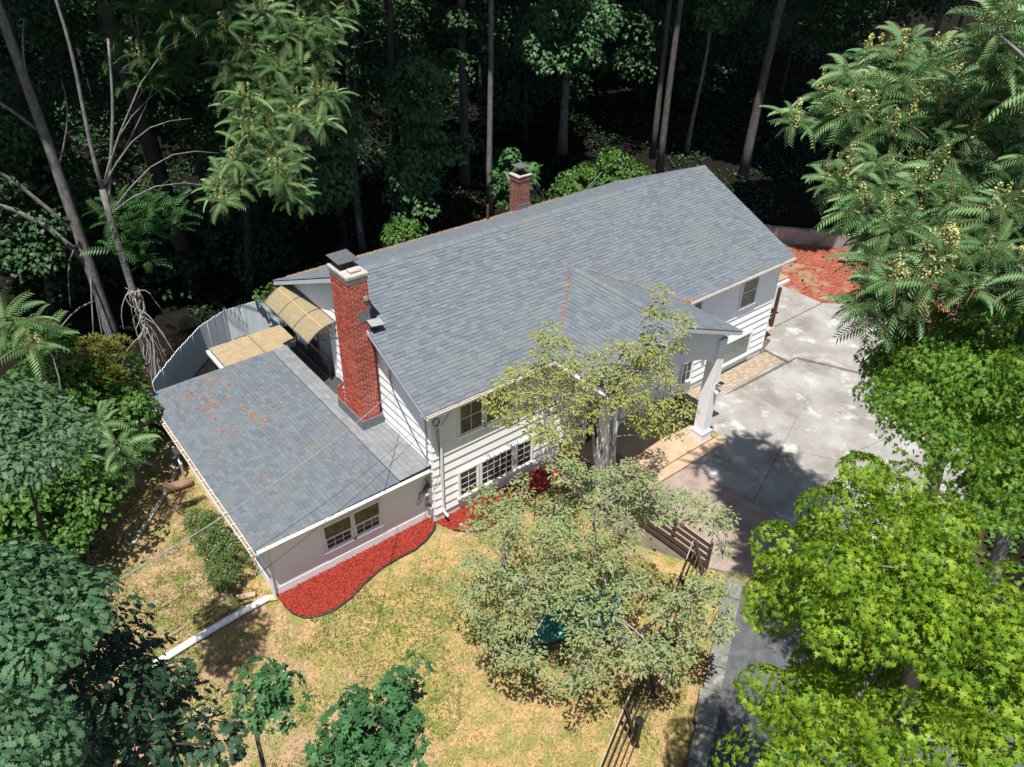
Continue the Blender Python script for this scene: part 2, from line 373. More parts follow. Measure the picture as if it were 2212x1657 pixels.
# main roof deck
def slope(x0, x1, ya, za, yb, zb, th):
    b = MB(); n = Vector((0, -(zb - za), yb - ya)).normalized()
    if n.z < 0: n = -n
    b.ext([(x0, ya, za), (x0, yb, zb), (x0, yb - n.y * th * 0, zb - th), (x0, ya, za - th)], (x0, 0, 0), (x1, 0, 0)); return b
ye = 10.27; zb = HR - K * (ye - YR)
b = MB(); x0, x1 = -OV, LX + OV
b.ext([(x0, -.3, HE), (x0, YR, HR), (x0, ye, zb), (x0, ye, zb - .14), (x0, YR, HR - .15), (x0, -.3, HE - .14)], (x0, 0, 0), (x1, 0, 0))
roof = wname(b, 'main_roof', M['deck'])
sl = math.hypot(YR + .3, HR - HE); vv = Vector((0, YR + .3, HR - HE)).normalized()
rows = int(sl / .143); ex = sl / rows
T = tabs((0, -.34, HE - .015), (1, 0, 0), vv, rows, ex, lambda s: (x0 - .03, x1 + .03), seed=2)
def vis(t):      # leave out tabs hidden under the portico roof or inside the chimney
    c = t[0] + (t[1] + t[2]) * .5; z = c.z
    inp = -2.9 < c.y < 2.2 and abs(c.x - 8) < 3.1 - (c.y + .3) * 1.1 - .15 and c.y > -.3
    return not inp and not (c.x < -.02 and 2.8 < c.y < 4.05)
tab_mesh('shingles', [t for t in T if vis(t)], M['shingle'], roof)
sb = math.hypot(ye - YR, HR - zb)
T = tabs((0, ye + .03, zb - .012), (-1, 0, 0), Vector((0, YR - ye, HR - zb)), int(sb / .143), .143, lambda s: (-x1 - .03, -x0 + .03), seed=3)
tab_mesh('shingles', T, M['shingle'], roof, label='shingles of the rear roof slope')
b = MB(); i = 0; x = x0 - .03
while x < x1:
    b.cur = random.random(); h = .035
    p = [(x, YR - .15, HR - .15 * K + h), (x, YR, HR + h + .012), (x, YR + .15, HR - .15 * K + h), (x, YR + .15, HR - .15 * K + h - .02), (x, YR, HR + h - .015), (x, YR - .15, HR - .15 * K + h - .02)]
    b.ext(p, (x, 0, 0), (min(x1 + .04, x + .235), 0, .012 * (i % 2))); x += .24; i += 1
b.build('ridge_cap', M['shingle'], roof)
for xx in (x0 - .02, x1 - .005):      # rake boards
    b = MB(); b.ext([(xx, -.32, HE - .17), (xx, -.32, HE - .02), (xx, YR, HR - .02), (xx, ye, zb - .02), (xx, ye, zb - .17), (xx, YR, HR - .18)], (xx, 0, 0), (xx + .024, 0, 0))
    wname(b, 'rake_board', M['soffit'])
# gutter of the main roof
def gutter(ax, a0, a1, c, z, out, name='gutter', strap=.0, mt='trim', parent=None, debris=False):
    """open U-shaped gutter along ax, back at plane c, opening towards out (+1/-1)"""
    pr = [(0, 0), (0, -.10), (.09, -.12), (.12, -.02), (.12, 0), (.108, 0), (.108, -.02), (.085, -.105), (.012, -.09), (.012, 0)]
    b = MB(); mk = (lambda d, h: (a0, c + out * d, z + h)) if ax == 'x' else (lambda d, h: (c + out * d, a0, z + h))
    dl = (a1 - a0, 0, 0) if ax == 'x' else (0, a1 - a0, 0)
    b.ext([mk(*p) for p in pr], (0, 0, 0), dl)
    go = b.build(name, M[mt], parent or house)
    if debris:
        d = MB(); s = [mk(*p) for p in ((.015, -.06), (.015, -.035), (.104, -.035), (.095, -.06))]; d.ext(s, (0, 0, 0), dl)
        d.build('gutter_debris', M['gdeb'], go)
    if strap:
        k = a0 + strap * .5
        while k < a1:
            d = MB()
            if ax == 'x': d.box(k, k + .03, min(c, c + out * .12), max(c, c + out * .12), z + .002, z + .012)
            else: d.box(min(c - out * .05, c + out * .12), max(c - out * .05, c + out * .12), k, k + .03, z + .002, z + .012)
            d.build('gutter_strap', M['trim'], go); k += strap
    return go
M['gdeb'] = mat('brown_gutter_debris', (.15, .10, .055), (.32, .22, .13), 7, .95, c3=(.33, .30, .26), c3t=.55, c3s=3)
gutter('x', x0, 4.75, -.345, HE - .03, -1, debris=True)
gutter('x', 11.25, x1, -.345, HE - .03, -1, debris=True)
wname(MB().box(x0, 4.75, -.325, .02, HE - .2, HE - .185).box(11.25, x1, -.325, .02, HE - .2, HE - .185), 'soffit', M['soffit'])

# ---- portico
PX0, PX1, PXR, PY, PZ = 4.77, 11.23, 8.0, -2.9, 6.19
b = MB(); kp = (PZ - HE) / (PXR - PX0)
def yv(z): return (z - HE) / K - .3
for sgn, xe in ((-1, PX0), (1, PX1)):
    P = [(xe, PY, HE), (PXR, PY, PZ), (PXR, yv(PZ) + .15, PZ), (xe, -.2, HE)]
    b.add([Vector(p) for p in P] + [Vector(p) - Vector((0, 0, .13)) for p in P], [(0, 1, 2, 3), (7, 6, 5, 4), (0, 4, 5, 1), (1, 5, 6, 2), (2, 6, 7, 3), (3, 7, 4, 0)])
proof = wname(b, 'portico_roof', M['deck'])
sp = math.hypot(PXR - PX0, PZ - HE); rp = int(sp / .143); exp_ = sp / rp
TL = tabs((PX0 - .03, 0, HE - .01), (0, -1, 0), Vector((PXR - PX0, 0, PZ - HE)), rp, exp_, lambda s: (-(yv(HE + s * (PZ - HE) / sp) + .12), -PY + .03), seed=5)
TR = tabs((PX1 + .03, 0, HE - .01), (0, 1, 0), Vector((PXR - PX1, 0, PZ - HE)), rp, exp_, lambda s: (PY - .03, yv(HE + s * (PZ - HE) / sp) + .12), seed=6)
tab_mesh('shingles', TL + TR, M['shingle'], proof)
b = MB(); y = PY - .03; i = 0
while y < yv(PZ):
    b.cur = random.random(); h = .04
    p = [(PXR - .15, y, PZ - .15 * kp + h), (PXR, y, PZ + h), (PXR + .15, y, PZ - .15 * kp + h), (PXR + .15, y, PZ - .15 * kp + h - .02), (PXR, y, PZ + h - .025), (PXR - .15, y, PZ - .15 * kp + h - .02)]
    b.ext(p, (0, y, 0), (0, min(y + .235, yv(PZ) + .1), .01)); y += .24
b.build('ridge_cap', M['shingle'], proof)
gutter('y', PY, -.5, PX0 - .03, HE - .02, -1, parent=proof)
b = MB(); b.ext([(PX0 - .02, PY - .02, HE - .16), (PX0 - .02, PY - .02, HE - .01), (PXR, PY - .02, PZ - .01), (PX1 + .02, PY - .02, HE - .01), (PX1 + .02, PY - .02, HE - .16), (PXR, PY - .02, PZ - .17)], (0, 0, 0), (0, .03, 0))
b.build('rake_board', M['soffit'], proof)
# arched panels: front and two sides
def arch(pts0, axis, lo, hi, c0, c1, zt, zs, rise, n=14):
    b = MB(); prof = [(lo, zt), (lo, zs)]
    for i in range(n + 1):
        a = math.pi * i / n; prof.append(((lo + hi) / 2 - math.cos(a) * (hi - lo) / 2 * .97, zs + math.sin(a) * rise))
    prof += [(hi, zs), (hi, zt)]
    if axis == 'x': b.ext([(p, c0, z) for p, z in prof], (0, c0, 0), (0, c1, 0))
    else: b.ext([(c0, p, z) for p, z in prof], (c0, 0, 0), (c1, 0, 0))
    return b
CX0, CX1, CY = 5.33, 10.67, -2.42
arch(None, 'x', CX0, CX1, CY - .12, CY + .12, 4.78, 3.3, 1.1).build('arched_panel', M['siding'], house)
arch(None, 'y', CY + .13, -.04, CX0 - .12, CX0 + .12, 4.78, 3.3, 1.0).build('arched_panel', M['siding'], house)
arch(None, 'y', CY + .13, -.04, CX1 - .12, CX1 + .12, 4.78, 3.3, 1.0).build('arched_panel', M['siding'], house)
MB().ext([(PX0 + .35, CY - .13, 4.72), (PX0 + .35, CY - .13, 4.785), (PXR, CY - .13, PZ - .16), (PX1 - .35, CY - .13, 4.785), (PX1 - .35, CY - .13, 4.72)], (0, 0, 0), (0, .1, 0)).build('gable_panel', M['siding'], house)
MB().box(CX0 - .1, CX1 + .1, CY + .13, -.04, 4.70, 4.74).build('portico_ceiling', M['siding'], house)
for cx in (CX0, CX1):
    b = MB().box(cx - .22, cx + .22, CY - .22, CY + .22, .5, 4.66)
    col = b.build('column', M['siding'], house, bevel=.012)
    MB().box(cx - .285, cx + .285, CY - .285, CY + .285, .0, .47).box(cx - .3, cx + .3, CY - .3, CY + .3, .47, .53).build('column_base', M['trim'], col, bevel=.01)
MB().box(4.7, 11.0, -2.78, -.03, -.1, .15).build('portico_floor', M['conc_tan'], house, bevel=.015)
MB().box(5.7, 11.45, -3.22, -2.782, -.1, .07).build('portico_step', M['conc_tan'], house, bevel=.012)

# ---- wing roof (very low slope), shingle courses run along y
WX0, WX1, WY0, WY1 = -5.9, -.01, .04, 9.46
def wz(x): return 2.43 + (x - WX0) * .016
b = MB(); b.ext([(WX0, WY0, wz(WX0)), (WX1, WY0, wz(WX1)), (WX1, WY0, wz(WX1) - .12), (WX0, WY0, wz(WX0) - .12)], (0, 0, 0), (0, WY1 - WY0, 0))
wroof = wname(b, 'wing_roof', M['deck'])
wl = (-1.22 - WX0); wr = int(wl / .145)
T = tabs((WX0 - .03, 0, wz(WX0) - .006), (0, -1, 0), Vector((1, 0, .016)), wr, wl / wr, lambda s: (-WY1 - .02, -WY0 + .03), .16, .34, seed=9)
cp = Vector((-9.9, -16, 18.8)); T.sort(key=lambda t: (t[0] - cp).length)
for o, u, v, n in T[:300]:
    ob = bpy.data.objects.new('shingle', unit); C.objects.link(ob); ob.parent = wroof
    ob.matrix_local = Matrix(((u.x, v.x, n.x, o.x), (u.y, v.y, n.y, o.y), (u.z, v.z, n.z, o.z), (0, 0, 0, 1)))
tab_mesh('shingles', T[300:], M['shingle'], wroof)
T = tabs((-1.2, 0, wz(-1.2) + .012), (0, -1, 0), Vector((1, 0, .02)), 3, .2, lambda s: (-WY1, -WY0 + .02), .2, .38, seed=10)
T += tabs((-.6, 0, wz(-.6) + .016), (0, -1, 0), Vector((1, 0, .03)), 3, .19, lambda s: (-5.3, -WY0 + .02), .2, .38, seed=11)
T += tabs((-.6, 0, wz(-.6) + .016), (0, -1, 0), Vector((1, 0, .03)), 2, .19, lambda s: (-WY1, -9.2), .2, .38, seed=12)
tab_mesh('shingles', T, M['shingle_light'], wroof, label='paler newer shingle strip beside the house wall')
T = tabs((-.6, 0, wz(-.6) + .013), (0, -1, 0), Vector((1, 0, .03)), 4, .15, lambda s: (-9.2, -5.3), .8, 1.2, th=.012, seed=13)
tab_mesh('roll_roofing', T, M['shingle_dark'], wroof)
gutter('x', WX0, WX1 - .12, WY0 - .035, wz(-3) - .02, -1, strap=.62, parent=wroof)
gutter('y', WY0 - .1, WY1, WX0 - .04, wz(WX0) - .02, -1, strap=.60, parent=wroof, debris=True)
wname(MB().box(WX0, WX1, WY0, WY0 + .02, 2.28, 2.4).box(WX0, WX0 + .02, WY0 + .02, WY1, 2.28, 2.4), 'fascia', M['trim'])
wname(MB().box(-5.87, -.02, .0, .36, 2.27, 2.285).box(-5.87, -5.5, .36, 9.4, 2.27, 2.285), 'soffit', M['soffit'])

# ---- orange leaf litter lying on the roofs
lp = ([(0, 0, 0), (.5, .3, .15), (1, 0, .05), (.5, -.3, .1)], [(0, 1, 2, 3)])
def litter_pts(lines, patches):
    P = []
    for a, bb, nn, sd in lines:
        tt = rng.random(nn)[:, None]; P.append(np.array(a) * (1 - tt) + np.array(bb) * tt + rng.normal(0, sd, (nn, 3)) * [1, 1, 0])
    for c, nn, sd in patches: P.append(np.array(c) + rng.normal(0, sd, (nn, 3)) * [1, 1, 0])
    return np.concatenate(P)
zv = lambda y: HE + K * (y + .3) + .05
P1 = litter_pts([((PXR - .05, yv(PZ), PZ + .05), (PX0 + .15, -.3, HE + .07), 520, .035), ((PXR + .4, yv(PZ) - .35, PZ - .06), (PX1, -.3, HE + .06), 260, .035)],
                [((PX1 + .1, -.22, HE + .07), 240, .13)] )
def rlit(n, x0, x1, y0, y1, f):
    x = rng.uniform(x0, x1, n); y = rng.uniform(y0, y1, n); k = noise2(x, y, .9, 21) + .4 * noise2(x, y, .3, 22) > .82; x, y = x[k], y[k]; return np.stack([x, y, f(x, y)], -1)
P2 = rlit(2300, -5.8, -1.3, .1, 9.4, lambda x, y: wz(x) + .035)
c = rng.uniform([-5.6, 5.2], [-3.2, 9.2], (26, 2)); P3 = np.concatenate([np.stack([rng.normal(a, .09, 26), rng.normal(bb, .09, 26), np.full(26, wz(a) + .04)], -1) for a, bb in c])
n_ = 420; x = rng.uniform(0, LX, n_); y = rng.uniform(0, YR, n_); P4 = np.stack([x, y, zv(y)], -1); P4 = P4[noise2(x, y, 1.2, 5) > .62]
x = rng.uniform(0, 14, 1300); y = 10.25 - np.abs(rng.normal(0, .35, 1300)); P5 = np.stack([x, y, HR - K * (y - YR) + .05], -1)
P = np.concatenate([P1, P2, P3, P4, P5]); n_ = len(P)
scatter('leaf_litter', lp, P, rots(rng.uniform(0, 6.3, n_), rng.normal(0, .2, n_), rng.normal(0, .3, n_)), rng.uniform(.025, .06, n_), M['leaf_debris'], house, kind='stuff')

# ---- windows
def window(plane, a0, a1, z0, z1, c, out=-1, kind='dh', glass='glass', cols=3, rows=2, casing=.07, grid_all=True, name='window'):
    """plane 'y': wall in x-z at y=c, facing out; plane 'x': wall in y-z at x=c"""
    def bx(mb, p0, p1, q0, q1, d0, d1):
        lo, hi = sorted((c + out * d0, c + out * d1))
        return mb.box(p0, p1, lo, hi, q0, q1) if plane == 'y' else mb.box(lo, hi, p0, p1, q0, q1)
    f = MB(); k = casing
    bx(f, a0 - k, a0, z0 - k, z1 + k, .0, .075); bx(f, a1, a1 + k, z0 - k, z1 + k, .0, .075)
    bx(f, a0, a1, z1, z1 + k, .0, .078); bx(f, a0 - k - .03, a1 + k + .03, z0 - k, z0, .0, .11)
    fo = f.build(name, M['trim'], house)
    def sash(p0, p1, q0, q1, d):
        s = MB(); e = .035
        bx(s, p0, p0 + e, q0, q1, d, d + .03); bx(s, p1 - e, p1, q0, q1, d, d + .03); bx(s, p0 + e, p1 - e, q0, q0 + e, d, d + .03); bx(s, p0 + e, p1 - e, q1 - e, q1, d, d + .03)
        s.build('sash', M['trim'], fo)
        bx(MB(), p0 + e, p1 - e, q0 + e, q1 - e, d - .01, d + .012).build('pane', M[glass], fo)
        if cols > 1 or rows > 1:
            m_ = MB()
            for i in range(1, cols): xx = p0 + (p1 - p0) * i / cols; bx(m_, xx - .009, xx + .009, q0 + e, q1 - e, d + .0125, d + .02)
            for i in range(1, rows): zz = q0 + (q1 - q0) * i / rows; bx(m_, p0 + e, p1 - e, zz - .009, zz + .009, d + .0125, d + .0195)
            m_.build('muntin_grid', M['trim'], fo)
    if kind == 'dh':
        zm = (z0 + z1) / 2; sash(a0, a1, z0, zm + .02, .033); sash(a0, a1, zm - .015, z1, .002 + .03)
    elif kind == 'split':
        cols_ = cols; sash(a0, a1, z0, z0 + (z1 - z0) * .45, .033)
        zm = z0 + (z1 - z0) * .45
        bx(MB(), a0, a1, zm + .02, z1, .02, .04).build('pane', M[glass], fo); bx(MB(), a0, a1, zm, zm + .02, .03, .07).build('sash', M['trim'], fo)
    else: sash(a0, a1, z0, z1, .033)
    return fo
# upper front left: double; lower front: three units
window('y', 1.05, 1.95, 3.3, 4.55, .0, kind='dh', cols=2, rows=1); window('y', 2.09, 2.99, 3.3, 4.55, .0, kind='dh', cols=2, rows=1)
window('y', 1.0, 1.72, .66, 1.72, .0, kind='dh', cols=2, rows=2); window('y', 1.9, 3.24, .66, 1.72, .0, kind='fx', cols=5, rows=4); window('y', 3.44, 4.1, .66, 1.72, .0, kind='dh', cols=2, rows=2)
# right part
window('y', 15.2, 16.2, 3.2, 4.6, .0, kind='dh', cols=1, rows=1, casing=.045)
window('y', 14.74, 16.55, .52, 1.6, .0, kind='fx', cols=1, rows=1, glass='glass_green', casing=.085)
window('y', 12.1, 12.68, .7, 1.66, .0, kind='dh', cols=2, rows=1, casing=.06)
window('y', 11.75, 12.6, 3.3, 4.58, .0, kind='dh', cols=2, rows=1, casing=.045)
# wing front pair
window('y', -3.76, -2.88, .86, 1.84, .35, kind='split', cols=3, rows=2, casing=.075); window('y', -2.74, -1.88, .86, 1.84, .35, kind='split', cols=3, rows=2, casing=.075)
# entry door under the portico
b = MB().box(6.7, 6.8, -.06, .02, .15, 2.35).box(8.55, 8.65, -.06, .02, .15, 2.35).box(6.8, 8.55, -.06, .02, 2.25, 2.35)
ef = wname(b, 'entry_frame', M['trim'])
dm = mat('dark_entry_door', (.05, .025, .02), (.08, .04, .03), 5, .5)
d = MB().box(6.82, 7.78, -.045, .015, .16, 2.24).build('door', dm, ef); MB().tube([(7.7, -.05, 1.1), (7.7, -.1, 1.1)], .025, 8).build('door_handle', M['galv'], ef)
MB().box(7.82, 8.53, -.03, .015, .16, 2.24).build('pane', M['glass'], ef)
# side gable: sliding door to the balcony
b = MB().box(-.075, .0, 6.28, 6.36, 2.4, 4.66).box(-.075, .0, 8.72, 8.8, 2.4, 4.66).box(-.078, .0, 6.36, 8.72, 4.58, 4.66).box(-.078, .0, 6.36, 8.72, 2.4, 2.5)
sd = wname(b, 'sliding_door', M['trim'])
M['glass_screen'] = mat('insect_screen_glass', (.10, .105, .1), (.2, .21, .2), 1.2, .3)
for y0, y1, mm in ((6.38, 7.5, 'glass_screen'), (7.58, 8.7, 'glass')):
    MB().box(-.055, -.015, y0, y1, 2.52, 4.56).build('pane', M[mm], sd)
MB().box(-.07, -.012, 7.5, 7.58, 2.5, 4.58).build('stile', M['black'], sd)
# ------------------------------------------------------------------ house fittings
# iron railing in front of the door
rl = wname(MB().box(-.34, -.30, 6.2, 9.0, 3.40, 3.45).box(-.34, -.30, 6.2, 9.0, 2.55, 2.58), 'balcony_railing', mat('worn_brown_handrail', (.16, .13, .09), (.25, .2, .14), 6, .7))
pk = MB().box(-.006, .006, -.006, .006, 0, .82).build('baluster', M['black'], rl); pk.location = (-.32, 6.22, 2.58)
y = 6.22
while y < 8.99:
    if y > 6.23:
        o = pk.copy(); C.objects.link(o); o.location = (-.32, y, 2.58)
    y += .115
for yy in (6.2, 8.98):
    MB().box(-.345, -.295, yy, yy + .05, 2.5, 3.5).build('railing_post', M['black'], rl)
# polycarbonate awning
A0, A1 = 5.88, 9.5
def awp(s, y, d=0): return (-1.12 * s, y, 5.06 - .46 * s ** 1.9 + .05 * math.sin(s * 3.1) + d)
b = MB(); n = 9
for i in range(n):
    s0, s1 = i / n, (i + 1) / n
    p = [awp(s0, A0), awp(s1, A0), awp(s1, A0, -.012), awp(s0, A0, -.012)]
    b.ext(p, (0, A0, 0), (0, A1, 0))
aw = wname(b, 'awning', M['poly'])
for y in (A0, A0 + (A1 - A0) / 3, A0 + (A1 - A0) * 2 / 3, A1):
    b = MB(); b.tube([awp(i / 10, y, .012) for i in range(11)], .022, 6); b.build('awning_rib', M['metal_dark'], aw)
b = MB(); b.tube([awp(1, A0 - .02), awp(1, A1 + .02)], .022, 6).tube([awp(0, A0 - .02), awp(0, A1 + .02)], .02, 6); b.build('awning_edge', M['metal_dark'], aw)
b = MB(); b.tube([awp(.47, A0, .014), awp(.47, A1, .014)], .018, 5); b.build('awning_strip', mat('yellowed_joint_strip', (.5, .33, .1), (.58, .42, .18), 5, .5), aw)
for y in (A0 + .05, A1 - .05):
    b = MB().tube([(-.03, y, 4.4), (-.3, y, 4.47), (-.7, y, 4.55), (-1.05, y, 4.62)], .014, 5).tube([(-.03, y, 4.35), (-.03, y, 5.0)], .014, 5)
    for cx in (-.25, -.5):
        b.tube([(cx + .1 * math.cos(a), y, 4.62 + .1 * math.sin(a)) for a in np.linspace(-.5, 5.2, 12)], .010, 5)
    b.build('awning_bracket', M['black'], aw)
# ---- brick chimneys
def brickset(x0, x1, y0, y1, z0, z1, bl=.222, ch=.086, gap=.021):
    """list of (box, faces camera) bricks round a rectangular stack, alternating corners"""
    out = []; n = int((z1 - z0) / ch); dp = .095
    for i in range(n):
        z = z0 + i * ch; odd = i % 2
        for side in range(4):
            if side in (0, 2): a, e = (x0, x1) if odd else (x0 + dp + gap, x1 - dp - gap)
            else: a, e = (y0 + dp + gap, y1 - dp - gap) if odd else (y0, y1)
            k = max(1, round((e - a) / bl)); st = (e - a + gap) / k; 
            for j in range(k):
                p, q_ = a + j * st, a + j * st + st - gap; pr = random.uniform(0, .006)
                if side == 0: bx = (p, q_, y0 - pr, y0 + dp, z, z + ch - gap)
                elif side == 2: bx = (p, q_, y1 - dp, y1 + pr, z, z + ch - gap)
                elif side == 3: bx = (x0 - pr, x0 + dp, p, q_, z, z + ch - gap)
                else: bx = (x1 - dp, x1 + pr, p, q_, z, z + ch - gap)
                out.append((bx, side in (0, 3)))
    return out
cube = bpy.data.meshes.new('brick_unit')
cube.from_pydata([(0, 0, 0), (1, 0, 0), (1, 1, 0), (0, 1, 0), (0, 0, 1), (1, 0, 1), (1, 1, 1), (0, 1, 1)], [], [(3, 2, 1, 0), (4, 5, 6, 7), (0, 1, 5, 4), (1, 2, 6, 5), (2, 3, 7, 6), (3, 0, 4, 7)])
cube.materials.append(M['brick'])
cube2 = cube.copy(); cube2.materials.clear(); cube2.materials.append(M['oldbrick'])
def lay(bs, me, parent, m, top=None):
    one = [x for x in bs if x[1]]; one.sort(key=lambda x: -x[0][5]); lim = top or 300
    for bx, _ in one[:lim]:
        o = bpy.data.objects.new('brick', me); C.objects.link(o); o.parent = parent
        o.location = (bx[0], bx[2], bx[4]); o.scale = (bx[1] - bx[0], bx[3] - bx[2], bx[5] - bx[4])
    rest = one[lim:] + [x for x in bs if not x[1]]
    if rest:
        b = MB()
        for bx, _ in rest: b.cur = random.random() * .99 + .005; b.box(*bx)
        b.build('bricks', m, parent, kind='stuff')
CXa, CXb, CYa, CYb = -.83, -.17, 2.9, 4.04
b = MB().box(CXa + .008, CXb - .008, CYa + .008, CYb - .008, 2.3, 8.02)
ch = wname(b, 'chimney', M['mortar'], label='tall red brick chimney on the side gable')
lay(brickset(CXa, CXb, CYa, CYb, 2.92, 8.0), cube, ch, M['brick'], 300)
b = MB().ext([(CXa, CYa, 2.4), (CXa, 4.62, 2.4), (CXa, 4.62, 3.28), (CXa, CYb, 3.98), (CXa, CYa, 3.98)], (0, 0, 0), (0, 0, 0)) if 0 else MB()
b.ext([(CXa + .01, CYb + .005, 2.4), (CXa + .01, 4.6, 2.4), (CXa + .01, 4.6, 3.2), (CXa + .01, CYb + .005, 3.8)], (0, 0, 0), (.64, 0, 0)); b.build('shoulder', M['mortar'], ch)
bs = []
for i in range(9):
    z = 2.92 + i * .0745; ymax = min(4.62, CYb + (3.83 - z - .06) / .6 * .58)
    if z < 3.2: ymax = 4.62
    yy = CYb + .01 + (.1 if i % 2 else 0)
    while yy < ymax - .06:
        bs.append(((CXa - random.uniform(0, .006), CXa + .09, yy, min(yy + .193, ymax), z, z + .0625), False)); yy += .205
for i in range(9):      # sloping course that covers the shoulder
    t0 = i / 9; y0 = CYb + .04 + t0 * .55; z0 = 3.83 - t0 * .6
    bs.append(((CXa - .01, CXa + .33, y0, y0 + .075, z0 - .05, z0 + .02), False)); bs.append(((CXa + .335, CXb - .02, y0, y0 + .075, z0 - .05, z0 + .02), False))
lay(bs, cube, ch, M['brick'])
MB().box(CXa - .03, CXb + .1, CYa - .03, CYb, 2.4, 2.93).box(CXa - .03, CXb + .05, CYb, 4.65, 2.4, 2.93).build('base_flashing', M['lead'], ch)
MB().box(CXa - .02, CXb + .03, CYa - .02, CYb + .02, 8.0, 8.14).box(CXa - .05, CXb + .05, CYa - .05, CYb + .05, 8.14, 8.27).build('cement_cap', M['cement'], ch, bevel=.03)
MB().box(CXa + .18, CXb - .1, CYa + .1, CYa + .36, 8.27, 8.36).build('cement_lump', M['cement'], ch, bevel=.03)
fl = MB().box(CXa + .12, CXb - .12, CYb - .62, CYb - .1, 8.27, 8.47).build('flue_cage', M['black'], ch)
MB().ext([(-.86, 3.32, 8.50), (-.16, 3.32, 8.50), (-.16, 3.32, 8.525), (-.86, 3.32, 8.525)], (0, 0, 0), (0, .78, .03)).build('flue_cover', M['metal_dark'], ch)
MB().box(CXb - .42, CXb + .012, CYa - .012, CYa - .001, 6.62, 7.0).box(CXb - .02, CXb + .02, CYa - .012, CYb + .02, 6.5, 7.1).build('step_flashing', M['lead'], ch)
MB().ext([(CXb - .16, CYa - .30, 6.54), (CXb + .3, CYa - .30, 6.47), (CXb + .3, CYa - .30, 6.49), (CXb - .16, CYa - .30, 6.56)], (0, 0, 0), (0, .3, .1)).build('apron_flashing', M['galv'], ch)
MB().tube([(CXb - .12, CYa - .02, 7.42), (CXb - .12, CYa - .045, 7.42)], .085, 12).build('patched_thimble', M['cement'], ch)
# rear chimney
b = MB().box(11.29, 11.96, 9.83, 10.42, 3.9, 6.5); c2 = wname(b, 'chimney', M['mortar'], label='small weathered brick chimney on the rear slope')
lay(brickset(11.28, 11.97, 9.82, 10.43, 4.6, 6.52), cube2, c2, M['oldbrick'], 170)
bs = [((11.24 + i * .13, 11.24 + i * .13 + .12, 9.78, 10.47, 6.53 + j * .075, 6.593 + j * .075), False) for i in range(6) for j in range(2)]
lay(bs, cube2, c2, M['oldbrick'])
MB().box(11.22, 12.03, 9.76, 10.49, 6.685, 6.75).build('cement_cap', M['cement'], c2, bevel=.015)
b = MB().box(11.43, 11.82, 9.92, 10.33, 6.75, 6.79)
for i in range(6):
    for a in (9.93, 10.31): b.box(11.44 + i * .072, 11.452 + i * .072, a, a + .012, 6.79, 7.12)
    for a in (11.44, 11.80): b.box(a, a + .012, 9.93 + i * .074, 9.942 + i * .074, 6.79, 7.12)
b.build('flue_cage', M['black'], c2)
MB().add([(11.32, 9.8, 7.12), (11.95, 9.8, 7.12), (11.95, 10.44, 7.12), (11.32, 10.44, 7.12), (11.63, 10.12, 7.24)], [(0, 1, 4), (1, 2, 4), (2, 3, 4), (3, 0, 4), (3, 2, 1, 0)]).build('flue_cover', M['metal_dark'], c2)
MB().box(11.27, 11.99, 9.79, 9.815, 4.9, 5.42).box(11.975, 12.0, 9.8, 10.44, 4.8, 5.3).build('step_flashing', M['lead'], c2)
MB().tube([(9.4, 9.6, 5.1), (9.4, 9.6, 5.95)], .06, 10).build('vent_pipe', M['brownpost'], house); 
# ---- services on the corner by the wing
me_ = wname(MB().box(-.16, -.012, .06, .30, .95, 1.55), 'meter_box', M['galv'])
MB().tube([(-.16, .18, 1.28), (-.27, .18, 1.28)], .10, 14).build('meter_dial', mat('meter_glass', (.55, .5, .42), (.65, .6, .5), 5, .2), me_)
wname(MB().tube([(-.06, .20, 1.55), (-.06, .20, 4.5)], .028, 8), 'conduit', M['galv'])
wname(MB().box(.26, .33, -.10, -.03, .55, 4.3).box(.24, .35, -.105, -.028, 4.3, 4.62).tube([(.295, -.065, .6), (.295, -.14, .45), (.295, -.35, .40)], .04, 6), 'downspout', M['trim'])
wname(MB().box(-.13, -.02, .03, .16, .45, .68), 'junction_box', M['galv'])
wname(MB().box(-.13, -.035, .22, .3, .5, .72), 'junction_box', M['galv'])
coil = MB()
for k in range(3): coil.tube([(.17 + .02 * k, -.10 - .02 * k, 4.28 + 0) + Vector((.11 * math.cos(a), 0, .13 * math.sin(a))) if 0 else Vector((.14 + .12 * math.cos(a), -.10 - .015 * k, 4.3 + .14 * math.sin(a))) for a in np.linspace(0, 6.28, 14)], .009, 4)
coil.tube([(.2, -.1, 4.18), (.24, -.09, 3.2), (.2, -.08, 2.1), (.1, -.08, 1.9), (-.05, -.03, 1.6)], .009, 4)
coil.tube([(.1, -.09, 4.2), (.22, -.08, 3.0), (.21, -.08, 2.2)], .008, 4)
rg = random.Random(4)
for k in range(7):
    p = Vector((-.1, .2, 1.7)); pts = [p]
    for j in range(5): p = p + Vector((rg.uniform(-.16, .06), rg.uniform(-.1, .12), rg.uniform(-.3, .16))); p.x = min(p.x, -.04); pts.append(p)
    coil.tube(pts, .009, 4)
coil.tube([(-.02, 2.2, 5.0), (-.06, 2.2, 4.6), (-.08, 2.0, 4.3), (-.05, 1.4, 3.6), (-.04, .8, 3.0), (-.04, .3, 2.7)], .014, 5)
coil.tube([(-.03, 2.25, 5.05), (-.16, 2.1, 5.05), (-.14, 2.0, 4.7), (-.05, 2.1, 4.6)], .012, 5)
wname(coil, 'cable_loop', M['cable'])
wname(MB().tube([(.9, -.05, 4.62), (.5, -.06, 4.45), (.2, -.08, 4.4)], .007, 4).tube([(1.0, -.05, 4.6), (.6, -.05, 4.3), (.25, -.06, 3.9), (-.04, .2, 3.3)], .007, 4), 'cable_run', M['cable'])
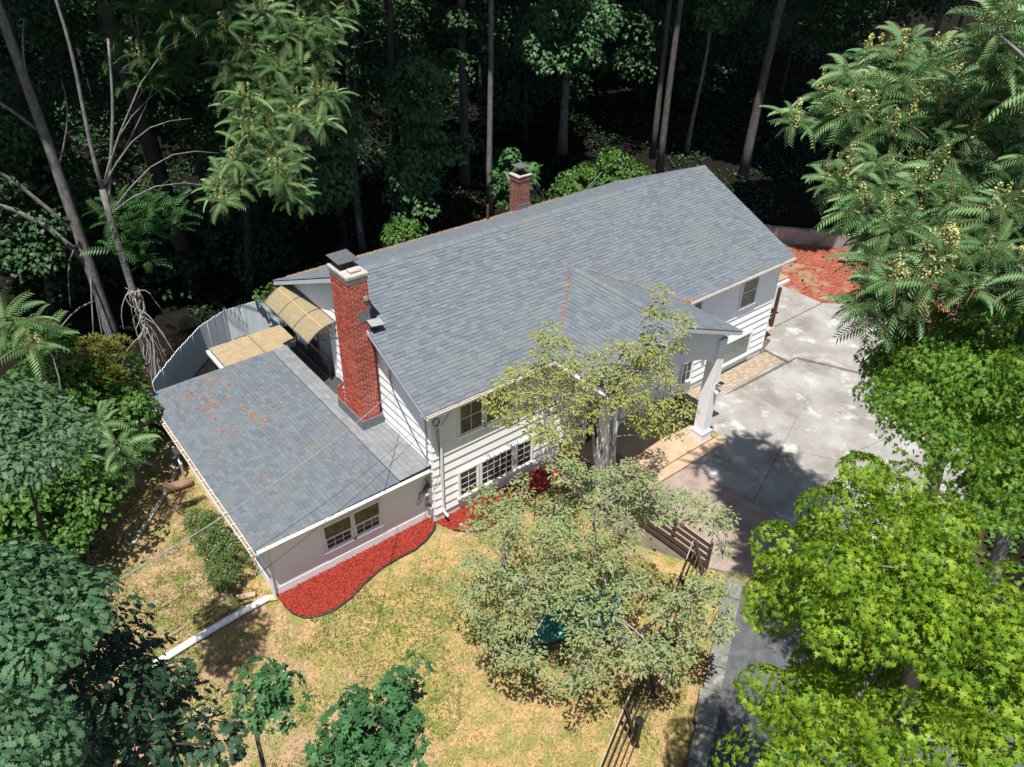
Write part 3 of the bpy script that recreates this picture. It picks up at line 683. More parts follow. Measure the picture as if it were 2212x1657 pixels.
wname(MB().box(13.25, 13.42, -.13, -.035, 1.55, 1.92), 'wall_lantern', M['black'])
# solar light on the entry column
sx = CX1 + .02
so_ = wname(MB().box(10.62, 10.9, CY - .24, CY - .221, 2.5, 2.75).tube([(10.76, CY - .23, 2.62), (10.76, CY - .42, 2.72)], .03, 6), 'solar_light', M['trim'])
MB().box(10.62, 10.9, CY - .52, CY - .26, 2.80, 2.83).build('solar_panel', M['cement'], so_); MB().box(10.655, 10.865, CY - .485, CY - .295, 2.831, 2.836).build('solar_cell', M['black'], so_)
for dx in (-.08, .08): MB().tube([(10.76 + dx, CY - .26, 2.45), (10.76 + dx, CY - .36, 2.38)], .055, 8).build('lamp_head', M['trim'], so_)
# downspout at the wing corner
wname(MB().box(-5.64, -5.57, .24, .31, .05, 2.3), 'downspout', M['trim'])
# rear porch roof seen past the right end
pr = empty('rear_porch', (20.0, 1.2, 0), 'small corrugated porch roof on a brown post past the right end wall', 'porch')
b = MB(); n = 16
for i in range(n):
    y0 = 1.35 + i * .18
    b.add([(17.75, y0, 2.52), (20.95, y0, 2.36), (20.95, y0 + .09, 2.42), (17.75, y0 + .09, 2.58), (20.95, y0 + .18, 2.36), (17.75, y0 + .18, 2.52)], [(0, 1, 2, 3), (3, 2, 4, 5)])
b.r = [(.9 if i % 6 in (2, 3) else .12) for i in range(len(b.v))]; b.build('corrugated_sheet', M['tan_corr'], pr)  # valleys darker than ridges, groove shading put into the colour
b = MB().box(17.75, 20.85, 1.2, 1.3, 2.22, 2.34); b.build('gutter', M['trim'], pr)
MB().box(19.93, 20.06, 1.02, 1.15, .0, 2.22).build('porch_post', M['brownpost'], pr)
MB().tube([(19.75, 1.5, .05), (19.75, 1.5, .35)], .16, 10).build('planter', M['black'], pr)
# corrugated patio roof behind the wing
pc = empty('patio_cover', (-1.4, 10.5, 0), 'tan corrugated patio roof with white gutter behind the side wing', 'patio cover')
b = MB(); n = 17
for i in range(n):
    y0 = 9.56 + i * .11
    b.add([(-2.98, y0, 2.27), (.0, y0, 2.31), (.0, y0 + .055, 2.37), (-2.98, y0 + .055, 2.33), (.0, y0 + .11, 2.31), (-2.98, y0 + .11, 2.27)], [(0, 1, 2, 3), (3, 2, 4, 5)])
b.r = [(.9 if i % 6 in (2, 3) else .12) for i in range(len(b.v))]; b.build('corrugated_sheet', M['tan_corr'], pc)  # dark valley tone painted in as shading of the corrugation
MB().box(-1.4, -1.33, 9.56, 11.43, 2.362, 2.38).build('joint_strip', M['poly'], pc)
MB().box(-3.12, -3.0, 9.55, 11.4, 2.12, 2.25).build('gutter', M['trim'], pc)
MB().box(-3.1, -2.98, 10.3, 10.5, 2.0, 2.12).build('rafter_end', M['brownpost'], pc)
for p in ((-2.9, 11.3), (-.1, 11.3), (-2.9, 9.7)): MB().box(p[0] - .06, p[0] + .06, p[1] - .06, p[1] + .06, -.1, 2.25).build('post', M['brownpost'], pc)
MB().box(-.35, -.0, 9.47, 9.55, 2.50, 2.58).build('white_pipe_end', M['trim'], pc)
# ------------------------------------------------------------------ fence of white boards behind
fc = empty('board_fence', (-2, 14, 0), 'white vertical board fence bending round the back corner', 'fence')
line = [(-5.35, 11.35), (-3.85, 13.0), (-2.4, 14.4), (-1.0, 15.12), (.3, 15.1), (3.2, 15.0)]
pos = []; 
for (xa, ya), (xb, yb) in zip(line[:-1], line[1:]):
    l = math.hypot(xb - xa, yb - ya); k = round(l / .147)
    for i in range(k): pos.append((xa + (xb - xa) * i / k, ya + (yb - ya) * i / k, math.atan2(yb - ya, xb - xa)))
b = MB(); b.prism([(0, -.011), (.144, -.011), (.144, .011), (0, .011)], -.1, 1.66)
p0 = MB(); p0.ext([(0, -.011, -.15), (.146, -.011, -.15), (.146, -.011, 1.66), (.112, -.011, 1.71), (.034, -.011, 1.71), (0, -.011, 1.66)], (0, 0, 0), (0, .022, 0))
first = p0.build('fence_board', M['fence'])
for i, (x, y, a) in enumerate(pos):
    o = first if i == 0 else first.copy()
    if i: C.objects.link(o)
    o.parent = fc; o.location = (x + 2, y - 14, random.uniform(-.015, .015)); o.rotation_euler = (random.gauss(0, .004), 0, a)
for (xa, ya), (xb, yb) in zip(line[:-1], line[1:]):
    for z in (.4, 1.3): MB().bar((xa + .03, ya + .06, z), (xb + .03, yb + .06, z), .05, .09).build('fence_rail', M['trim'], fc)
gp = empty('garden_post', (-5.35, 11.9, 0), 'short reddish brown post by the left end of the board fence', 'post')
MB().box(-5.41, -5.29, 11.84, 11.96, -.2, 2.1).build('post', M['brownpost'], gp)
g2 = tag(MB().tube([(-4.25, 13.3, -.1), (-4.25, 13.3, 1.75)], .09, 10).build('garden_post', M['brownpost']), 'rounded brown post standing behind the board fence', 'post')
sh = empty('garden_shelter', (-3.6, 11.3, 0), 'dark low shelter roof tucked behind the side wing', 'shelter')
MB().add([(-4.6, 10.0, 1.15), (-3.3, 11.4, 1.3), (-2.9, 11.0, 1.1), (-4.2, 9.7, .95), (-4.4, 10.9, .9)], [(0, 1, 2, 3), (0, 4, 1)]).build('shelter_roof', M['black'], sh)
MB().box(-4.3, -3.4, 10.0, 10.9, -.1, .9).build('shelter_body', M['metal_dark'], sh)
# ------------------------------------------------------------------ right rear: retaining wall
rw = empty('retaining_wall', (29.5, 5, 0), 'old stained concrete retaining wall curving at the wooded bank', 'wall')
line = [(27.2, 9.6), (28.3, 7.2), (29.4, 6.0), (30.4, 4.9), (31.6, 3.0), (33.2, .4)]
b = MB()
for i in range(len(line)):
    pass
for (xa, ya), (xb, yb) in zip(line[:-1], line[1:]):
    d = Vector((xb - xa, yb - ya, 0)).normalized(); n = Vector((-d.y, d.x, 0)); n = n if n.x > 0 else -n
    P = [Vector((xa, ya, -.2)), Vector((xb, yb, -.2)), Vector((xb, yb, 0)) + n * .28 - Vector((0, 0, .2)), Vector((xa, ya, 0)) + n * .28 - Vector((0, 0, .2))]
    q = MB(); q.add(P + [p + Vector((0, 0, 1.15)) for p in P], [(3, 2, 1, 0), (4, 5, 6, 7), (0, 1, 5, 4), (1, 2, 6, 5), (2, 3, 7, 6), (3, 0, 4, 7)]); q.build('wall_section', M['retwall'], rw)
# brick patio (pieces are under ten pixels: one mesh)
poly = [(19.9, 4.2), (24.0, 3.7), (24.1, .98), (25.3, -.4), (28.5, -3.4), (33.8, .6), (31.95, 3.2), (30.75, 5.1), (29.75, 6.2), (28.65, 7.4), (27.5, 9.5), (19.9, 9.5)]
def inside(x, y, P):
    r = False; j = len(P) - 1
    for i in range(len(P)):
        if (P[i][1] > y) != (P[j][1] > y) and x < (P[j][0] - P[i][0]) * (y - P[i][1]) / (P[j][1] - P[i][1]) + P[i][0]: r = not r
        j = i
    return r
b = MB(); yy = -3.4; r_ = 0
while yy < 9.5:
    xx = 19.9 + (r_ % 2) * .12
    while xx < 33.8:
        if inside(xx + .1, yy + .05, poly):
            old = noise2(np.array([xx]), np.array([yy]), 2.2, 31)[0]
            if random.random() < .985:
                b.cur = random.random(); h = .05 + random.uniform(-.008, .012) + .035 * (old - .5); b.box(xx, xx + .212, yy, yy + .1, .0, h)
        xx += .22
    yy += .107; r_ += 1
tag(b.build('brick_patio', mat('patio_bricks', (.17, .045, .028), (.34, .10, .06), 1.1, .95, attr=True, c3=(.26, .2, .13), c3t=.5, c3s=.55, bump=.3)), kind='stuff')
# rubble stones heaped at the patio edge
for i in range(34):
    a = random.random(); x, y = 30.3 + random.gauss(0, .45) - a * .2, 1.2 + a * 2.0 + random.gauss(0, .2)
    m_ = bmesh.new(); bmesh.ops.create_icosphere(m_, subdivisions=1, radius=random.uniform(.12, .24))
    for v in m_.verts: v.co *= random.uniform(.75, 1.2); v.co.z *= .7
    me2 = bpy.data.meshes.new('rubble_stone'); m_.to_mesh(me2); m_.free(); me2.materials.append(M['paver'])
    o = bpy.data.objects.new('rubble_stone', me2); C.objects.link(o); o.location = (x, y, .14 + .1 * (i % 3))
    tag(o, 'pinkish broken stone in the heap at the brick patio edge', 'stone', 'stones heaped at the patio edge')
# ------------------------------------------------------------------ driveway of concrete slabs
dw = MB().prism([(4.4, -2.5), (4.4, -4.2), (6.3, -8.0), (9.5, -9.5), (14, -11.5), (22, -10.5), (26, -5), (25.6, -.1), (24.3, 1.2), (24.2, 4), (17.8, 9), (17.8, .05), (11, .05)], -.08, .012).build('driveway', M['conc_dirt'], kind='structure')
def slab(poly, h, m, name='concrete_slab', g=.007):
    cx = sum(p[0] for p in poly) / len(poly); cy = sum(p[1] for p in poly) / len(poly)
    P = []
    for x, y in poly:
        d = math.hypot(x - cx, y - cy); P.append((x - (x - cx) / d * g * 1.6, y - (y - cy) / d * g * 1.6))
    return MB().prism(P, -.04, h).build(name, M[m], dw, bevel=.008)
slab([(9.15, -3.24), (9.36, -5.95), (12.76, -4.72), (14.9, -3.93), (14.83, -1.24), (12.9, -1.05), (11.48, -1.05), (11.48, -3.24)], .045, 'conc')
slab([(14.9, -3.93), (14.83, -1.24), (18.03, -1.28), (18.64, -1.27), (20.05, -4.1), (21.5, -7.6), (13.85, -6.44), (12.76, -4.72)], .04, 'conc')
slab([(12.76, -4.72), (13.85, -6.44), (21.5, -7.6), (21.0, -10.2), (14, -11.3), (9.6, -9.4), (9.36, -5.95)], .032, 'conc')
slab([(18.03, .02), (18.03, -1.28), (18.64, -1.27), (20.05, -4.1), (21.5, -7.6), (24.6, -5), (25.4, -.35), (24.08, .93), (20.0, .93), (18.9, .93), (18.9, .3)], .15, 'conc')
slab([(20.1, .96), (24.08, .98), (24.03, 3.73), (20.1, 4.1)], .142, 'conc')
slab([(17.75, .97), (20.08, .97), (20.08, 4.1), (17.75, 4.1)], .15, 'conc')
slab([(9.15, -3.26), (9.36, -5.95), (9.6, -9.4), (6.5, -7.9), (5.75, -6.9), (5.75, -3.26)], .05, 'conc_pink')
MB().box(17.78, 20.0, .84, .96, .0, .2).build('kerb', M['conc_tan'], dw)
# paver strip along the wall
pw = empty('paver_walk', (12.9, -.5, .0), 'tan paver strip along the wall below the picture window', 'paving'); pw['kind'] = 'thing'
pu = MB().box(0, 1, 0, 1, -.03, 1).build('paver', M['paver']); first = True
bx, by = 12.1, -1.0; k = 0
for i in range(30):
    for j in range(9):
        x0_, y0_ = bx + i * .196, by + j * .104
        if i % 2: x0_ -= 0
        o = pu if first else pu.copy()
        if not first: C.objects.link(o)
        first = False; o.parent = pw
        st = (.098 if (i % 2) else 0)
        o.location = (x0_ + (j % 2) * .05 - 12.9, y0_ + .5, 0); o.scale = (.186, .096, .055 + random.uniform(-.004, .006))
MB().box(11.5, 18.0, -1.14, -1.02, -.02, .06).build('edge_strip', M['conc'], pw)
# ------------------------------------------------------------------ crown clump centres (world metres)
CL = {
'ail_right': [(6.46,-8.86,13.04),(6.28,-8.92,13.39),(5.68,-7.75,13.15),(7.7,-6.66,15.01),(5.67,-10.23,13.33),(6.85,-8.54,13.56),(5.75,-9.63,12.97),(6.47,-9.69,13.85),(5.78,-11.13,13.11),(5.94,-7.51,14.31),(7.58,-9.65,13.94),(4.56,-10.04,11.6),(7.71,-10.38,13.73),(7.76,-7.13,15.18),(7.13,-9.64,14.72),(5.27,-8.01,13.04),(5.54,-11.88,12.93),(7.91,-9.72,14.93),(5.8,-11.07,13.43),(6.15,-7.94,14.34),(5.17,-8.47,12.96),(4.26,-10.47,11.87),(4.52,-10.74,12.43),(7.4,-9.68,14.79),(4.49,-11.54,12.37),(5.55,-11.94,12.53),(6.84,-8.95,14.48),(5.87,-7.97,12.89),(7.35,-7.57,15.37),(5.27,-9.01,13.27),(4.96,-9.64,11.72),(5.9,-10.29,12.87),(5.09,-9.88,12.71),(5.89,-9.87,12.46),(6.24,-10.54,12.81),(7.8,-10.15,14.3),(5.29,-11.8,12.61),(5.36,-11.34,12.44),(7.07,-9.15,14.01),(8.2,-8.05,15.25),(6.3,-10.29,13.39),(6.21,-9.56,13.74),(6.79,-9.8,13.6),(7.3,-10.17,14.88),(4.79,-9.07,12.8),(7.63,-8.79,14.83),(5.55,-11.44,12.14),(7.19,-7.08,14.89),(5.67,-11.41,12.46),(6.73,-7.22,14.55),(6.71,-10.96,14.18),(6.45,-7.05,14.95),(6.28,-9.96,12.88),(5.89,-11.52,13.34),(6.8,-8.18,14.93),(6.21,-7.06,14.26),(5.32,-10.43,12.71),(6.18,-9.11,12.79),(6.25,-11.31,12.56),(8.27,-8.81,14.67),(4.94,-10.29,12.56),(7.38,-7.07,15.16),(8.33,-7.26,15.39),(6.49,-6.96,13.83),(5.08,-8.96,12.4),(4.98,-10.3,12.25),(6.74,-7.69,13.7),(5.67,-9.58,13.35),(6.46,-9.18,13.46),(7.06,-8.65,13.78),(4.95,-12.2,12.59),(7.5,-7.75,15.03),(6.54,-8.54,14.3),(6.85,-8.45,14.59),(6.38,-8.26,13.73),(6.73,-6.54,14.46),(6.86,-9.56,13.33),(4.99,-12.27,12.8),(7.53,-10.0,13.93),(6.96,-10.02,13.6),(7.32,-8.36,15.06),(7.38,-9.58,14.36),(4.82,-11.12,12.62),(6.79,-7.86,14.78),(5.96,-10.8,12.55),(4.67,-9.69,12.8),(5.47,-8.61,13.69),(5.57,-8.91,12.79),(7.41,-9.13,14.19),(6.14,-9.52,13.46),(6.77,-11.36,13.29),(6.77,-10.81,13.61),(7.41,-10.9,13.41),(4.74,-10.83,12.72),(7.37,-10.55,14.11),(6.84,-9.52,14.6),(6.79,-8.45,13.33),(6.05,-11.47,13.07),(7.64,-7.97,15.07),(5.02,-9.7,12.39),(5.46,-12.27,12.31),(6.2,-9.58,13.13),(6.21,-7.81,13.57),(5.37,-9.12,12.28),(6.66,-10.57,13.16),(5.26,-9.75,12.88),(6.29,-6.49,13.94),(6.72,-9.72,14.3),(7.33,-9.73,14.52),(6.33,-8.13,13.97),(7.06,-10.23,13.43),(8.16,-8.31,14.96),(7.16,-8.98,14.69),(4.21,-9.98,11.62),(7.7,-7.41,14.83),(7.14,-10.73,14.43),(4.18,-10.98,12.4),(6.88,-6.85,14.32),(7.1,-8.71,14.76),(7.3,-6.88,14.63),(6.07,-8.3,13.02),(5.95,-8.7,13.28),(5.06,-9.48,12.19),(3.91,-10.38,12.19),(8.01,-9.41,14.86),(6.91,-8.65,14.37),(5.1,-9.35,12.89),(4.12,-9.76,12.39),(5.28,-11.19,12.65),(6.93,-8.78,14.1),(7.29,-10.92,13.72),(6.11,-11.31,13.51),(5.42,-10.12,12.9),(4.61,-10.67,12.73),(5.3,-11.16,12.18),(4.98,-8.86,13.17),(6.39,-8.04,13.17),(5.09,-10.94,12.24),(4.76,-8.9,12.97),(8.03,-8.0,14.68),(5.41,-8.13,13.45),(7.41,-7.86,14.31),(5.11,-11.44,12.97),(6.26,-8.42,14.06),(6.72,-8.0,14.25),(6.29,-11.7,12.88),(5.61,-8.93,12.45),(7.03,-8.37,13.75),(7.78,-7.05,14.71),(5.66,-6.53,13.94),(3.94,-10.23,11.41),(3.63,-10.1,11.6),(4.01,-10.11,11.62),(4.09,-10.46,11.97),(4.23,-10.67,11.95)],
'ail_top': [(6.3,-9.73,16.36),(7.22,-10.06,15.16),(7.06,-9.68,15.39),(7.06,-10.08,16.3),(6.51,-9.47,15.9),(6.5,-9.81,15.82),(6.99,-10.26,15.59),(6.61,-10.74,15.36),(6.89,-10.02,15.83)],
'ail_centre': [(2.15,14.23,12.26),(2.85,13.53,12.69),(2.14,14.44,13.08),(1.32,14.69,13.99),(3.25,12.01,10.95),(0.64,14.65,12.6),(3.9,12.88,11.42),(0.15,12.26,9.43),(2.7,13.27,11.26),(4.49,13.46,13.42),(3.48,13.19,12.72),(1.23,12.39,9.92),(2.58,14.97,14.14),(2.25,13.2,11.72),(1.38,13.86,11.56),(0.95,12.34,9.45),(1.79,15.43,13.52),(0.75,12.99,11.04),(3.44,14.19,13.27),(1.74,14.33,12.75),(0.94,14.84,13.1),(3.82,12.04,10.83),(3.82,13.09,13.14),(3.83,13.07,12.07),(5.62,13.61,14.21),(-1.26,11.52,7.94),(1.97,13.78,11.68),(3.03,12.92,11.84),(3.17,12.36,10.34),(0.76,14.06,11.93),(-0.58,11.59,8.37),(1.24,14.56,12.4),(1.56,11.32,7.92),(2.69,12.66,10.69),(-0.74,12.35,8.55),(0.49,13.07,10.14),(3.49,14.67,14.07),(0.67,14.21,10.95),(-0.09,11.99,8.78),(0.96,10.9,8.37),(0.4,12.25,9.99),(1.43,11.53,8.78),(2.33,14.1,13.71),(5.44,14.04,13.69),(3.0,14.58,14.24),(2.76,13.89,13.48),(1.75,13.24,11.1),(3.23,13.94,12.19),(3.24,13.14,10.93),(1.25,13.07,10.56),(4.07,13.14,12.55),(1.63,12.7,10.4),(2.22,12.09,10.18),(4.31,13.5,13.99),(1.02,11.04,7.77),(0.95,11.81,9.1),(1.4,11.98,9.5),(1.07,12.83,10.18),(0.56,13.43,10.59),(1.91,14.7,13.42),(1.49,13.9,12.39),(1.56,11.84,9.13),(4.2,14.53,13.72),(1.66,14.13,11.93),(0.75,11.05,8.78),(5.25,13.45,13.23),(0.51,12.6,8.89),(2.97,14.59,12.88),(1.9,14.85,14.26),(2.16,13.11,10.86),(1.53,11.07,7.55),(-0.4,11.86,9.22),(2.42,13.82,12.06),(3.59,13.66,12.17),(0.91,14.62,13.75),(3.88,14.02,14.23),(4.59,13.47,12.94),(3.51,13.46,13.18),(0.66,14.0,11.53),(2.78,12.17,10.0),(2.91,11.32,10.14),(4.91,14.04,14.29),(3.68,14.54,13.74),(-1.14,12.16,8.15)],
'ail_topleft': [(0.1,14.24,13.07),(-1.23,15.24,12.36),(-1.26,14.82,13.76),(-1.82,15.85,13.15),(-0.62,15.16,12.15),(-0.67,14.13,13.46),(-1.96,14.92,11.52),(-2.13,14.56,12.55),(-2.47,15.36,12.74),(-0.86,14.28,13.86),(-0.54,14.95,14.22),(0.11,14.29,14.28),(0.76,13.77,13.31),(1.11,15.3,13.47),(-1.08,15.29,11.55),(-1.39,14.82,12.93),(-1.89,14.85,13.88),(-1.14,16.23,14.17),(-0.62,15.49,12.71),(0.16,14.7,12.54),(-1.96,15.82,14.02),(-1.38,15.58,11.88),(-2.08,15.61,11.8),(0.15,14.66,13.58)],
'ail_sapling': [(-3.73,14.69,5.03),(-3.27,14.85,6.94),(-2.97,14.2,7.4),(-3.76,15.76,6.38),(-3.46,15.12,6.24),(-3.62,14.87,5.82),(-4.38,15.98,6.44),(-2.21,14.97,6.75),(-4.84,14.15,6.04),(-4.19,14.8,7.32),(-3.18,15.51,7.2),(-2.9,15.59,5.7),(-2.13,15.51,5.84)],
'maple_right': [(-2.31,-14.38,12.26),(-2.53,-12.88,10.06),(-1.95,-14.54,11.06),(-2.75,-14.76,12.22),(-2.35,-14.87,11.4),(-2.76,-13.4,11.13),(-2.53,-15.75,11.65),(-2.32,-14.5,12.06),(-0.99,-13.34,10.16),(-2.7,-13.23,10.79),(0.06,-13.7,10.4),(-2.03,-13.86,12.03),(-2.27,-13.35,11.08),(-2.95,-15.31,11.96),(-1.72,-15.27,12.0),(-1.42,-13.68,10.96),(-1.78,-14.19,10.99),(-2.95,-15.54,12.46),(-2.1,-12.54,10.85),(-0.71,-15.29,10.79),(-1.07,-14.08,11.81),(0.47,-12.89,10.61),(-0.93,-13.43,11.39),(-1.29,-12.74,11.13),(-2.69,-14.19,11.83),(-0.99,-12.54,10.41),(-2.82,-15.5,11.46),(-0.41,-12.9,11.05),(-2.26,-15.37,11.93),(-1.6,-13.93,11.51),(-2.7,-13.71,10.99),(-0.57,-14.23,10.77),(-0.52,-13.42,11.58),(-0.55,-12.63,10.03),(-2.97,-15.7,11.76),(-2.5,-14.53,11.95),(-2.14,-14.21,10.87),(-1.67,-13.28,11.2),(-0.9,-15.02,10.27),(-1.09,-12.89,11.94),(-1.25,-13.56,10.26),(-3.48,-14.14,11.72),(-0.94,-14.15,10.06),(-1.04,-13.74,11.45),(-2.26,-12.73,10.06),(-2.03,-13.67,11.47),(-3.25,-14.31,12.02),(-2.61,-15.19,12.24),(-1.98,-13.39,10.43),(-1.69,-13.1,11.67),(-1.83,-14.8,11.39),(-3.02,-13.73,12.14),(-3.24,-14.7,12.04),(-2.79,-14.25,11.34),(-1.54,-13.9,11.11),(-1.72,-14.64,10.5),(0.62,-13.54,10.66),(-1.63,-12.38,9.89),(-2.83,-15.13,11.83),(-2.55,-13.62,11.4),(-3.67,-14.34,10.4),(-3.75,-14.19,10.66),(-3.82,-14.08,10.24),(-3.64,-14.54,10.39),(-3.46,-14.75,10.26),(-3.81,-13.69,10.36),(-3.56,-14.53,10.63),(-4.95,-14.69,11.17),(-5.12,-14.53,11.03),(-3.66,-15.66,11.52),(-3.58,-15.86,11.81),(-3.77,-16.03,11.76),(-4.23,-15.31,11.35),(-4.15,-15.28,11.78),(-4.79,-15.03,11.41),(-4.61,-14.78,11.18),(-1.09,-14.04,8.55),(-0.11,-14.53,8.21),(-0.43,-15.16,8.84),(-0.37,-13.89,8.3),(-1.09,-13.14,7.87),(-0.28,-14.14,8.17),(-1.51,-14.07,8.39),(-0.48,-14.92,8.87),(-1.47,-13.74,8.45),(-1.28,-14.44,8.2),(-0.53,-14.39,8.79),(0.19,-15.05,7.8),(-0.36,-14.46,7.93),(-1.29,-13.62,8.67),(-0.56,-14.88,8.37),(-0.44,-14.79,7.9),(-0.95,-15.12,8.68),(-0.2,-14.52,7.36),(-1.16,-13.81,8.66),(-1.61,-13.59,8.34),(-0.52,-14.12,7.79),(-0.02,-15.35,8.12),(-0.59,-14.74,8.99),(-0.68,-13.22,7.76)],
'maple_upper': [(5.1,-12.2,10.03),(5.48,-12.23,10.93),(6.5,-10.96,10.01),(6.53,-11.81,10.14),(3.09,-12.34,10.29),(4.8,-11.64,9.43),(6.23,-10.42,10.38),(4.44,-13.46,9.49),(3.16,-13.81,9.98),(5.18,-13.22,9.74),(4.81,-12.6,9.44),(6.05,-10.48,9.56),(6.36,-9.89,9.09),(5.66,-13.17,9.79),(4.08,-12.37,9.84),(4.71,-11.09,10.78),(5.6,-11.56,11.82),(5.24,-12.89,9.33),(3.13,-11.79,10.57),(4.03,-11.8,10.38),(4.52,-13.99,8.51),(6.14,-11.74,12.11),(5.06,-13.72,8.54),(4.59,-13.2,9.13),(5.82,-11.65,8.89),(6.56,-12.06,9.39),(6.97,-11.58,10.58),(6.75,-12.5,9.88),(4.29,-13.04,9.12),(6.24,-11.96,11.65),(5.93,-12.7,9.75),(4.59,-13.13,8.66),(5.49,-11.87,11.59),(6.2,-12.25,9.23),(4.44,-11.82,10.58),(2.74,-13.75,9.59),(4.07,-12.28,10.98),(6.04,-11.61,11.98),(5.61,-12.1,10.31),(4.16,-13.56,10.12),(5.81,-12.86,10.07),(4.06,-11.51,9.64),(5.28,-13.52,9.02),(6.06,-10.99,11.19),(4.7,-10.75,9.96),(3.68,-11.18,10.05),(4.72,-12.82,9.85),(7.12,-11.14,10.06),(6.04,-12.23,9.03),(4.41,-13.18,8.36),(3.1,-12.2,10.05),(5.16,-13.05,9.64),(4.71,-12.06,10.96),(5.28,-11.99,9.73),(4.91,-13.05,9.28),(5.83,-12.5,10.04),(3.35,-12.59,9.99),(6.24,-12.4,10.88),(5.94,-10.24,10.14),(4.31,-11.54,10.87),(7.08,-11.12,9.68),(4.51,-12.98,11.41),(4.86,-11.85,10.6),(4.09,-12.09,10.56),(4.73,-10.89,9.92),(4.43,-11.12,10.37),(4.52,-10.71,10.16),(4.78,-10.75,10.53),(3.97,-11.26,9.98),(5.28,-10.86,10.24)],
'small_front': [(2.67,-1.83,6.13),(4.37,-2.41,6.18),(3.03,-1.64,6.35),(3.96,-3.29,5.92),(2.26,-1.74,4.85),(2.09,-3.11,4.88),(2.31,-1.51,5.71),(5.84,-3.15,6.74),(4.15,-3.52,5.36),(3.0,-1.66,7.04),(4.42,-4.44,6.02),(3.91,-2.89,6.2),(3.79,-3.59,5.22),(5.08,-4.93,5.3),(3.52,-0.78,6.47),(4.08,-2.41,6.33),(1.97,-2.57,4.46),(6.06,-3.24,6.98),(3.85,-2.93,6.01),(4.67,-2.91,6.75),(2.7,-1.52,5.74),(5.9,-3.95,6.12),(2.55,-3.16,4.16),(3.54,-3.24,4.93),(3.37,-3.21,5.71),(4.49,-4.11,4.74),(5.05,-5.61,5.81),(1.82,-3.12,4.78),(4.13,-4.36,6.07),(4.84,-4.7,6.63),(5.18,-5.15,4.67),(2.56,-1.61,5.18),(1.63,-1.56,5.55),(5.67,-3.33,6.56),(5.8,-3.36,7.59),(6.01,-4.05,6.93),(3.39,-2.64,6.45),(5.09,-3.41,6.61),(2.47,-2.11,5.48),(3.56,-1.29,7.02),(1.76,-1.16,5.09),(2.4,-3.35,4.7),(3.03,-3.03,4.82),(2.78,-2.25,5.03),(4.43,-4.06,5.43),(3.08,-2.52,4.93),(3.3,-3.2,5.06),(3.43,-1.42,6.45),(5.17,-4.99,6.15),(2.32,-2.89,4.96),(3.44,-1.91,6.88),(6.52,-3.73,7.57),(6.19,-3.56,7.53),(5.03,-4.08,4.8),(3.15,-1.92,7.05),(3.03,-3.2,4.14),(5.04,-3.41,6.02),(4.43,-5.17,5.28),(4.28,-4.1,6.33),(2.85,-2.22,6.79),(3.72,-2.06,6.66),(2.07,-1.29,4.63),(5.19,-4.08,6.14),(4.44,-3.53,7.11),(3.36,-1.62,5.89),(3.91,-2.44,6.0),(5.21,-4.15,5.31),(4.94,-4.41,6.99),(1.45,-2.2,4.95),(3.97,-3.06,5.21),(1.73,-2.01,5.65),(1.72,-2.42,5.26),(3.06,-2.77,6.5),(2.59,-2.49,5.79),(3.47,-3.13,6.11),(1.08,-2.03,5.45),(4.77,-5.54,5.55),(1.92,-1.77,6.43),(6.5,-3.98,7.46),(4.83,-3.94,6.06),(4.92,-2.63,5.9),(2.88,-3.26,5.46),(4.38,-4.66,4.91),(2.23,-1.11,5.8),(3.04,-3.29,5.74),(4.88,-3.03,5.53),(1.4,-1.02,5.1),(5.42,-5.09,5.55),(2.89,-2.7,6.35),(2.4,-2.33,5.42),(2.41,-1.91,4.2),(4.38,-5.08,5.75),(2.22,-1.13,4.78),(2.69,-2.63,4.86),(4.7,-3.15,5.18),(4.78,-4.67,5.6),(1.67,-1.18,4.35),(1.36,-2.32,5.33),(4.76,-5.1,5.23),(3.78,-2.15,5.58),(6.37,-2.96,7.46),(3.2,-2.54,6.6),(2.6,-1.62,6.18),(4.09,-3.25,6.38),(4.74,-5.21,4.88),(4.57,-3.61,6.09),(5.69,-3.54,6.03),(4.61,-3.69,5.02),(2.55,-2.6,4.02),(2.57,-2.94,5.88),(3.24,-3.43,4.65),(5.81,-4.36,7.55),(3.67,-3.27,5.07),(2.89,-1.81,5.57),(2.96,-1.49,6.48),(5.9,-4.16,5.77),(4.69,-2.46,6.35),(4.35,-4.49,5.82),(4.42,-3.74,5.53),(5.63,-3.26,7.72),(1.43,-1.11,4.87),(4.24,-3.43,5.82),(3.16,-2.68,5.83),(2.71,-3.28,4.75),(2.74,-1.7,4.67),(4.77,-3.97,7.03),(1.67,-1.27,5.64),(5.72,-3.5,8.49),(1.75,-2.93,5.02),(5.0,-3.25,6.48),(3.32,-2.96,4.12),(5.04,-3.75,6.56),(3.28,-2.77,5.23),(5.35,-3.95,6.8),(4.73,-3.24,6.13),(4.65,-5.18,5.98),(1.91,-1.23,5.66),(3.53,-2.8,5.78),(2.69,-3.46,4.18),(2.86,-2.08,5.99),(4.77,-4.56,4.44),(5.03,-3.45,6.32),(3.18,-1.96,5.55),(5.2,-4.38,6.03),(4.14,-4.57,5.4),(3.8,-4.14,5.83),(5.1,-3.98,7.31),(2.02,-1.91,5.68),(6.33,-3.04,7.78),(6.33,-3.99,6.58)],
